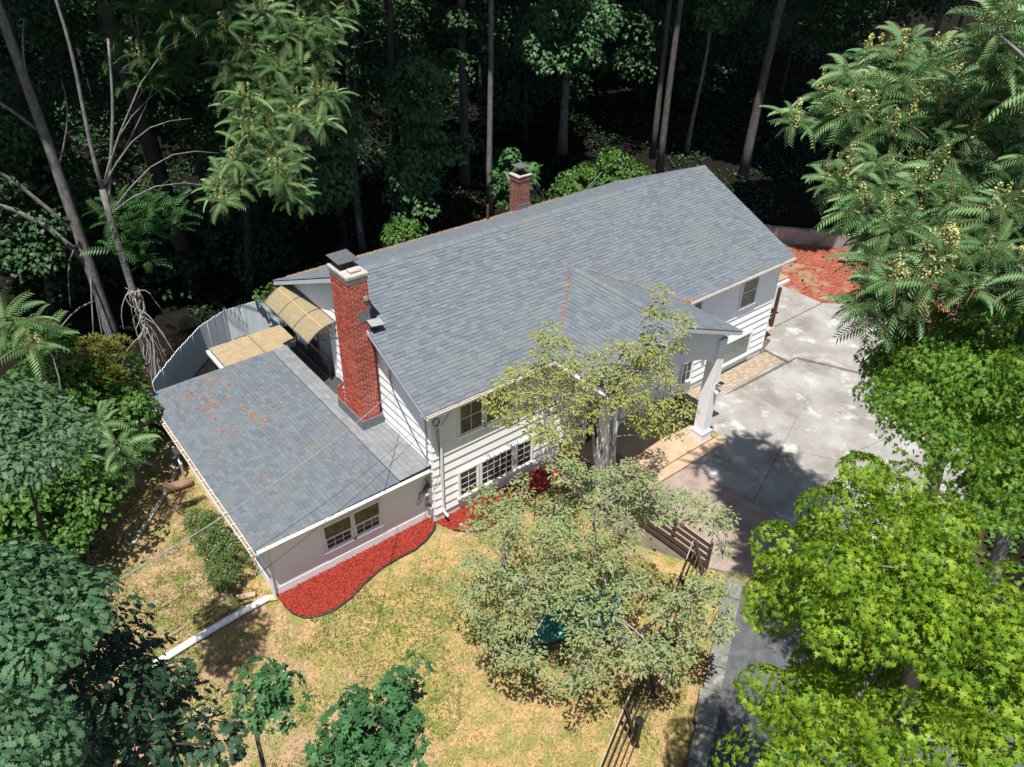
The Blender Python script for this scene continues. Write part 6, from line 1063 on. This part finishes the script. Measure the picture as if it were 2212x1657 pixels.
# --- understorey masses and ground cover that nobody could count
n_ = 700; x = rng.uniform(-16, 70, n_); y = rng.uniform(22, 70, n_); k = noise2(x, y, 7, 41) > .42; x, y = x[k], y[k]
cs_ = np.stack([x, y, gz(x, y) + rng.uniform(.3, 4.5, len(x)) * noise2(x, y, 5, 42) * 1.4], -1)
P, Rm, sc = clump_leaves(cs_, 1.25, 90, .26, low=-.3)
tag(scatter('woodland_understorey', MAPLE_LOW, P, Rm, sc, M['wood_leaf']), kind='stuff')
n_ = 52000; x = rng.uniform(-14, 60, n_); y = rng.uniform(8, 56, n_); k = (zone_ok := (np.maximum(0, np.maximum(y - 14.8, .75 * (x - 31.2) + .66 * (y - 5))) > 0)) & (noise2(x, y, 3, 44) > .36); x, y = x[k], y[k]
P = np.stack([x, y, gz(x, y) + rng.uniform(.03, .3, len(x))], -1); N_ = len(P)
tag(scatter('ground_ivy', MAPLE_LOW, P, rots(rng.uniform(0, 6.3, N_), rng.normal(-.1, .35, N_), rng.normal(0, .35, N_)), rng.uniform(.1, .24, N_), M['wood_leaf']), kind='stuff')

for key, lean in (('dark trunk clothed', (-2.5, -2.0)), ('maple understorey', (-1, -1.5))):  # unseen high crowns added above two trees to shade the ground
    o = [q for q in bpy.data.objects if q.get('label', '').startswith(key)][0]
    tall_tree(o.location.x, o.location.y, .13, '', h=21.5, lean=lean, only=o)

# ------------------------------------------------------------------ garden details
# mulch beds with chips and edging
bed1 = [(-5.5, .31), (-5.49, -.04), (-5.42, -.52), (-5.21, -.88), (-4.87, -1.08), (-4.37, -1.18), (-3.76, -1.08), (-3.11, -.84), (-2.46, -.65), (-1.77, -.62), (-1.21, -.64), (-.65, -.49), (-.18, -.24), (-.03, .0), (-.03, .31)]
bed2 = [(.02, .0), (.28, -.68), (.7, -1.1), (1.16, -1.3), (1.9, -1.2), (2.72, -.98), (3.46, -1.02), (4.23, -.98), (4.62, -.5), (4.62, .0)]
for P_, lab in ((bed1, 'red mulch bed under the wing windows'), (bed2, 'red mulch bed along the main front wall')):
    t = empty('mulch_bed', (0, 0, 0), lab, 'flower bed')
    MB().prism(P_, -.12, .03).build('mulch_base', M['mulchchip'], t)
    xs_ = [p[0] for p in P_]; ys_ = [p[1] for p in P_]; n_ = int((max(xs_) - min(xs_)) * (max(ys_) - min(ys_)) * 1300)
    x = rng.uniform(min(xs_), max(xs_), n_); y = rng.uniform(min(ys_), max(ys_), n_); k = np.array([inside(a, c, P_) for a, c in zip(x, y)]); x, y = x[k], y[k]
    Pp = np.stack([x, y, rng.uniform(.02, .065, len(x))], -1); N_ = len(Pp)
    scatter('mulch_chips', ([(0, -.16, 0), (1, -.1, .05), (1, .12, .05), (0, .16, 0), (.5, 0, .22)], [(0, 1, 4), (1, 2, 4), (2, 3, 4), (3, 0, 4)]), Pp, rots(rng.uniform(0, 6.3, N_), rng.normal(0, .35, N_), rng.normal(0, .5, N_)), rng.uniform(.04, .10, N_), M['mulchchip'], t, kind='stuff')
    E_ = P_[1:-1]
    MB().tube([(x, y, float(gz(x, y)) + .055) for x, y in E_], .035, 7).build('edging', M['edging'], t, smooth=True)
# grass blades
def blades(n, x0, x1, y0, y1, keep, name, a, bcol, h=(.07, .19), seed=0):
    x = rng.uniform(x0, x1, n); y = rng.uniform(y0, y1, n); k = keep(x, y); x, y = x[k], y[k]; N_ = len(x)
    P = np.stack([x, y, gz(x, y)], -1)
    tag(scatter(name, ([(0, -.09, 0), (0, .09, 0), (.9, 0, .35)], [(0, 1, 2)]), P, rots(rng.uniform(0, 6.3, N_), rng.uniform(.0, 1.1, N_), rng.normal(0, .4, N_)), rng.uniform(*h, N_), mat(name + '_blades', a, bcol, 2, .8, attr=True, transl=.2), rnd=rng.random(N_)), kind='stuff')
def on_lawn(x, y):
    s = (x - 5.9) * .5 - (y + 7.4) * .866
    return ~((x > -5.6) & (y > -.0) & (x < 20)) & ~((x > -5.5) & (x < 4.6) & (y > -.95)) & (s < -.2) & ~((x > 4.5) & (y > -7)) & ~((y > 8) & (x > -9)) & (x + y * .2 > -12.5)
blades(120000, -11, 5.5, -13, 9, lambda x, y: on_lawn(x, y) & (lawn_green(x, y) < .62), 'dry_grass', (.33, .225, .10), (.60, .45, .25))
blades(140000, -11, 5.5, -13, 9, lambda x, y: on_lawn(x, y) & (lawn_green(x, y) > .54) & (x > -10), 'green_grass', (.085, .115, .02), (.26, .29, .08), (.07, .2))
# pipes, logs, stones
t = tag(MB().tube([(-5.62, .36, .0), (-5.8, .42, .02), (-6.6, .40, .02), (-7.9, .3, .02), (-9.23, .15, .02)], [.075, .10, .105, .105, .10], 14).build('drain_pipe', M['pvc'], smooth=True), 'long white drain pipe lying on the lawn from the wing corner', 'pipe')
t2 = MB().tube([(-5.6, .3, .05), (-5.62, .33, .0), (-5.75, .40, .02)], .095, 12).build('pipe_elbow', mat('yellow_elbow', (.6, .42, .12), (.7, .5, .2), 5, .5), t)
tag(MB().tube([(-8.33, 5.16, -.03), (-7.2, 6.35, -.02), (-6.55, 7.1, 0), (-6.1, 7.7, .06), (-6.0, 7.95, .16), (-6.15, 8.05, .24)], .075, 10).build('old_drain_pipe', M['oldpipe'], smooth=True), 'stained grey pipe lying on bare soil beside the wing', 'pipe')
lg = MB(); lg.tube([(-6.75, 7.05, .06), (-6.5, 7.0, .07), (-6.1, 6.95, .06), (-5.75, 6.9, .06)], [.15, .175, .17, .155], 12)
tag(lg.build('log', M['twig'], smooth=True), 'short brown log lying by the gas meter', 'log')
bpy.data.objects['log'].data.materials[0] = mat('brown_log', (.17, .10, .065), (.30, .19, .13), 9, .95, bump=.6)
gm = empty('gas_meter', (-5.75, 7.75, -.1), 'grey gas meter with riser pipe against the wing side wall', 'gas meter')
MB().box(-5.95, -5.66, 7.75, 8.1, .72, 1.12).build('meter_body', M['galv'], gm, bevel=.04); MB().tube([(-5.86, 7.4, -.1), (-5.86, 7.45, .55), (-5.86, 7.6, .62), (-5.86, 7.85, .66)], .04, 8).build('riser_pipe', M['galv'], gm); MB().tube([(-5.72, 8.0, 1.1), (-5.72, 8.0, 1.35), (-5.5, 8.0, 1.4)], .03, 8).build('house_pipe', M['galv'], gm)
MB().tube([(-5.98, 7.66, .78), (-5.98, 7.66, .86)], .11, 12).tube([(-5.87, 7.5, .5), (-5.80, 7.5, .5)], .07, 10).build('regulator', M['galv'], gm)
tag(MB().add([(-6.55, .92, -.02), (-6.05, .72, -.02), (-5.98, .86, -.02), (-6.5, 1.08, -.02), (-6.55, .92, .05), (-6.05, .72, .05), (-5.98, .86, .05), (-6.5, 1.08, .05)], [(3, 2, 1, 0), (4, 5, 6, 7), (0, 1, 5, 4), (1, 2, 6, 5), (2, 3, 7, 6), (3, 0, 4, 7)]).build('splash_block', M['conc_tan']), 'flat tan block on the soil by the wing corner', 'block')
tag(MB().prism([(-8.14, -.95), (-7.95, -.83), (-7.84, -.92), (-8.02, -1.06)], -.12, -.03).build('flat_stone', M['conc_tan']), 'single pale flat stone on the dry lawn', 'stone')
for i, (x, y, m_, lab) in enumerate([(4.75, -.75, (.62, .22, .1), 'orange round pot at the end of the mulch bed'), (4.5, -1.2, (.55, .36, .25), 'pale clay pot in front of the orange pot')]):
    pt = MB().tube([(x, y, .0), (x, y, .12), (x, y, .22), (x, y, .26)], [.11, .15, .17, .16], 12).build('flower_pot', mat('clay_%d' % i, m_, tuple(min(1, q * 1.2) for q in m_), 5, .8), smooth=True); tag(pt, lab, 'pot')
# door mat
tag(MB().box(6.2, 7.4, -1.9, -1.1, .151, .17).build('door_mat', mat('mauve_mat', (.13, .11, .125), (.2, .17, .19), 12, .95)), 'grey mauve door mat on the portico floor', 'mat')
# rail fence of five boards
def rail_fence(label, pts, name='rail_fence', lean=0):
    t = empty(name, (pts[0][0], pts[0][1], 0), label, 'fence')
    posts = []
    for (xa, ya), (xb, yb) in zip(pts[:-1], pts[1:]):
        l = math.hypot(xb - xa, yb - ya); k = max(1, round(l / 1.9))
        for i in range(k):
            a = Vector((xa + (xb - xa) * i / k, ya + (yb - ya) * i / k, 0)); e = Vector((xa + (xb - xa) * (i + 1) / k, ya + (yb - ya) * (i + 1) / k, 0)); posts.append(a)
            za = float(gz(a.x, a.y)) * 0; d = (e - a).normalized(); nrm = Vector((d.y, -d.x, 0))
            for j in range(5):
                z = .2 + j * .265; nrm = Vector((d.y, -d.x, 0)) * (1 + lean * z / .055)
                MB().bar(a + nrm * .055 + Vector((0, 0, z)) + d * .004, e + nrm * .055 + Vector((0, 0, z + random.uniform(-.01, .01))) - d * .004, .028, .17).build('fence_board', M['oldwood'], t)
                if j == 4: MB().bar(a + nrm * .055 + Vector((0, 0, z + .088)) + d * .004, e + nrm * .055 + Vector((0, 0, z + .088)) - d * .004, .03, .006).build('board_edge', M['rail_top'], t)  # paler strip along the upper edge of the top board
        posts.append(Vector((xb, yb, 0)))
    for p in posts: MB().bar((p.x, p.y, -.2), (p.x - .45 * lean * 1.3, p.y + .89 * lean * 1.3, 1.38), .09, .09, (1, 0, 0)).build('fence_post', M['oldwood'], t)
    return t
rail_fence('brown five-board fence beside the path between portico and driveway', [(5.1, -.5), (5.3, -2.9), (5.5, -5.6), (5.55, -7.0)])
rail_fence('weathered board fence running down above the stone retaining wall', [(5.45, -7.1), (2.6, -8.5), (-.3, -9.8), (-2.6, -10.9)], lean=.42)
tag(MB().box(-.42, -.28, -9.72, -9.58, -.1, 1.05).tube([(-.35, -9.65, 1.05), (-.35, -9.65, 1.12), (-.35, -9.65, 1.2)], [.10, .12, .03], 8).build('lamp_post', M['black']), 'short black capped post on the lawn side of the board fence', 'post')
# stone retaining wall with cap stones
sw = empty('stone_wall', (3, -9, 0), 'low lichened stone wall between lawn strip and lower driveway', 'wall')
d = Vector((-.866, -.5, 0)); n = Vector((.5, -.866, 0)); o0 = Vector((5.95, -7.55, 0)); s = 0; rg = random.Random(9)
wb = MB(); wb.bar(o0 + n * .25 + Vector((0, 0, -.3)), o0 + n * .25 + d * 9.5 + Vector((0, 0, -.3)), .40, .62); wb.build('wall_core', M['stone'], sw)
while s < 9.4:
    l = rg.uniform(.55, 1.15); w0 = .25 + rg.uniform(-.03, .05); j = [rg.uniform(-.03, .03) for _ in range(4)]
    P = [o0 + d * (s + .01) + n * (.25 - w0 + j[0]), o0 + d * (s + l - .012) + n * (.25 - w0 + j[1]), o0 + d * (s + l - .012) + n * (.25 + w0 + j[2]), o0 + d * (s + .01) + n * (.25 + w0 + j[3])]
    zt = .1 + rg.uniform(-.02, .02)
    MB().add([p + Vector((0, 0, .0)) for p in P] + [p + Vector((0, 0, zt)) for p in P], [(3, 2, 1, 0), (4, 5, 6, 7), (0, 1, 5, 4), (1, 2, 6, 5), (2, 3, 7, 6), (3, 0, 4, 7)]).build('cap_stone', M['stone'], sw, bevel=.02)
    s += l
# lower driveway sheet and its cobble border
V = []; F = []; nu, nv = 30, 24
for i in range(nu + 1):
    for j in range(nv + 1):
        p = o0 + d * (-.5 + i * .62) + n * (.5 + j * .5); V.append((p.x, p.y, float(gz(p.x, p.y)) + .012))
for i in range(nu):
    for j in range(nv): F.append((i * (nv + 1) + j, (i + 1) * (nv + 1) + j, (i + 1) * (nv + 1) + j + 1, i * (nv + 1) + j + 1))
ld = MB().add(V, F).build('lower_driveway', M['asphalt'], kind='structure', smooth=True)
cb = empty('cobble_border', (4.4, -9.6, -.2), 'row of grey paving cobbles set across the lower driveway', 'paving')
for i in range(14):
    for j in range(3):
        p = Vector((4.05, -9.05, 0)) + Vector((.42, -.9, 0)) * (i * .215) + Vector((-.9, -.42, 0)) * (j * .2 + (.04 if i % 2 else 0))
        z = float(gz(p.x, p.y)); MB().box(-.095, .095, -.085, .085, -.04, .05).build('cobble', M['stone'], cb).location = p - Vector((4.4, -9.6, 0)) + Vector((0, 0, z + .2))
        bpy.context.scene.collection.objects[-1].rotation_euler.z = 1.13 if 0 else 0
# tarp-covered garden swing under the lawn tree
ts = empty('covered_swing', (.2, -6.3, 0), 'garden bench covered by a dark green tarp under the lawn tree', 'covered bench')
nn = 16; V = []; F = []
ax = Vector((2.1, -1.0, 0)); ay = Vector((-1.35, -1.0, 0)); oo = Vector((.35, -5.1, .95))
for i in range(nn + 1):
    for j in range(nn + 1):
        u_, v_ = i / nn, j / nn; e = max(abs(u_ - .5), abs(v_ - .5)) * 2
        V.append(oo + ax * u_ * (1.1) + ay * v_ + Vector((0, 0, .05 * math.sin(u_ * 23 + v_ * 4) + .04 * math.sin(v_ * 17 - u_ * 6) - .35 * max(0, e - .72) * 3 * (.7 + .3 * math.sin(u_ * 30 + v_ * 26)))))
for i in range(nn):
    for j in range(nn): F.append((i * (nn + 1) + j, (i + 1) * (nn + 1) + j, (i + 1) * (nn + 1) + j + 1, i * (nn + 1) + j + 1))
tp = MB().add(V, F).build('tarp', M['tarp'], ts, smooth=True); sm = tp.modifiers.new('thick', 'SOLIDIFY'); sm.thickness = .012
for uu, v2 in ((.05, .06), (.95, .06), (.05, .94), (.95, .94)):
    p = oo + ax * 1.1 * uu + ay * v2; MB().bar((p.x, p.y, -.05), (p.x, p.y, .88), .08, .08, (1, 0, 0)).build('leg', M['oldwood'], ts)
p0_, p1_ = oo + ax * .05 + ay * .94, oo + ax * 1.05 + ay * .94
MB().bar((p0_.x, p0_.y, .5), (p1_.x, p1_.y, .5), .05, .09).build('stretcher', M['oldwood'], ts)
# service cables from the house to a pole outside the frame
def cable(a, e, r, sag, m, label):
    a = Vector(a); e = Vector(e); tag(MB().tube([a.lerp(e, i / 24) - Vector((0, 0, sag * 4 * (i / 24) * (1 - i / 24))) for i in range(25)], r, 5).build('service_cable', M[m]), label, 'cable')
cable((-.1, 2.05, 4.35), (-10.9, -9.7, 12.6), .011, .35, 'cable_pale', 'thick pale service cable crossing the wing roof to the lower left')
cable((-.05, .3, 4.2), (-10.8, -9.9, 12.2), .005, .4, 'cable', 'thin dark cable running parallel to the thick service cable')
cable((.15, -.1, 4.5), (-10.5, -10.2, 12.0), .005, .4, 'cable', 'thin dark cable passing in front of the wing windows')
# litter and low weeds on the bank right of the driveway
n_ = 9000; x = rng.uniform(9, 40, n_); y = rng.uniform(-18, 4, n_); s_ = (x - 5.9) * .5 - (y + 7.4) * .866
k = ~np.array([inside(a, c, [(4, -2.5), (4.4, -4.2), (6.3, -8.0), (9.5, -9.7), (14, -11.7), (22, -10.7), (26.2, -5), (28.6, -3.6), (34, .6), (30, 6), (17, 6), (11, 0)]) for a, c in zip(x, y)]) & (s_ > 7); x, y = x[k], y[k]; N_ = len(x)
P = np.stack([x, y, gz(x, y) + rng.uniform(.02, .25, N_)], -1)
tag(scatter('bank_weeds', MAPLE_LOW, P, rots(rng.uniform(0, 6.3, N_), rng.normal(-.1, .35, N_), rng.normal(0, .35, N_)), rng.uniform(.1, .24, N_), M['vine_leaf']), kind='stuff')
n_ = 9000; x = rng.uniform(20, 32, n_); y = rng.uniform(-9, 0, n_); k = ~np.array([inside(a, c, [(4, -2.5), (9.5, -9.7), (14, -11.7), (22, -10.7), (26.2, -5), (25.6, -.1), (17, 6)]) for a, c in zip(x, y)]); x, y = x[k], y[k]; N_ = len(x)
tag(scatter('fallen_leaves', lp, np.stack([x, y, gz(x, y) + .03], -1), rots(rng.uniform(0, 6.3, N_), rng.normal(0, .3, N_), rng.normal(0, .4, N_)), rng.uniform(.07, .15, N_), mat('brown_fallen_leaves', (.12, .05, .03), (.30, .16, .10), 5, .9, attr=True)), kind='stuff')
# far lawn and bright pavement glimpsed beyond the wood
fy = MB(); V = []; F = []
for i in range(13):
    for j in range(7):
        x, y = 56 + i * 1.6 - j * .2, 27 + j * 2 + i * .4; V.append((x, y, float(gz(x, y)) + .09))
for i in range(12):
    for j in range(6): F.append((i * 7 + j, (i + 1) * 7 + j, (i + 1) * 7 + j + 1, i * 7 + j + 1))
fy.add(V, F).build('far_lawn', mat('far_green_lawn', (.025, .045, .008), (.05, .08, .015), 1, .95), kind='structure')
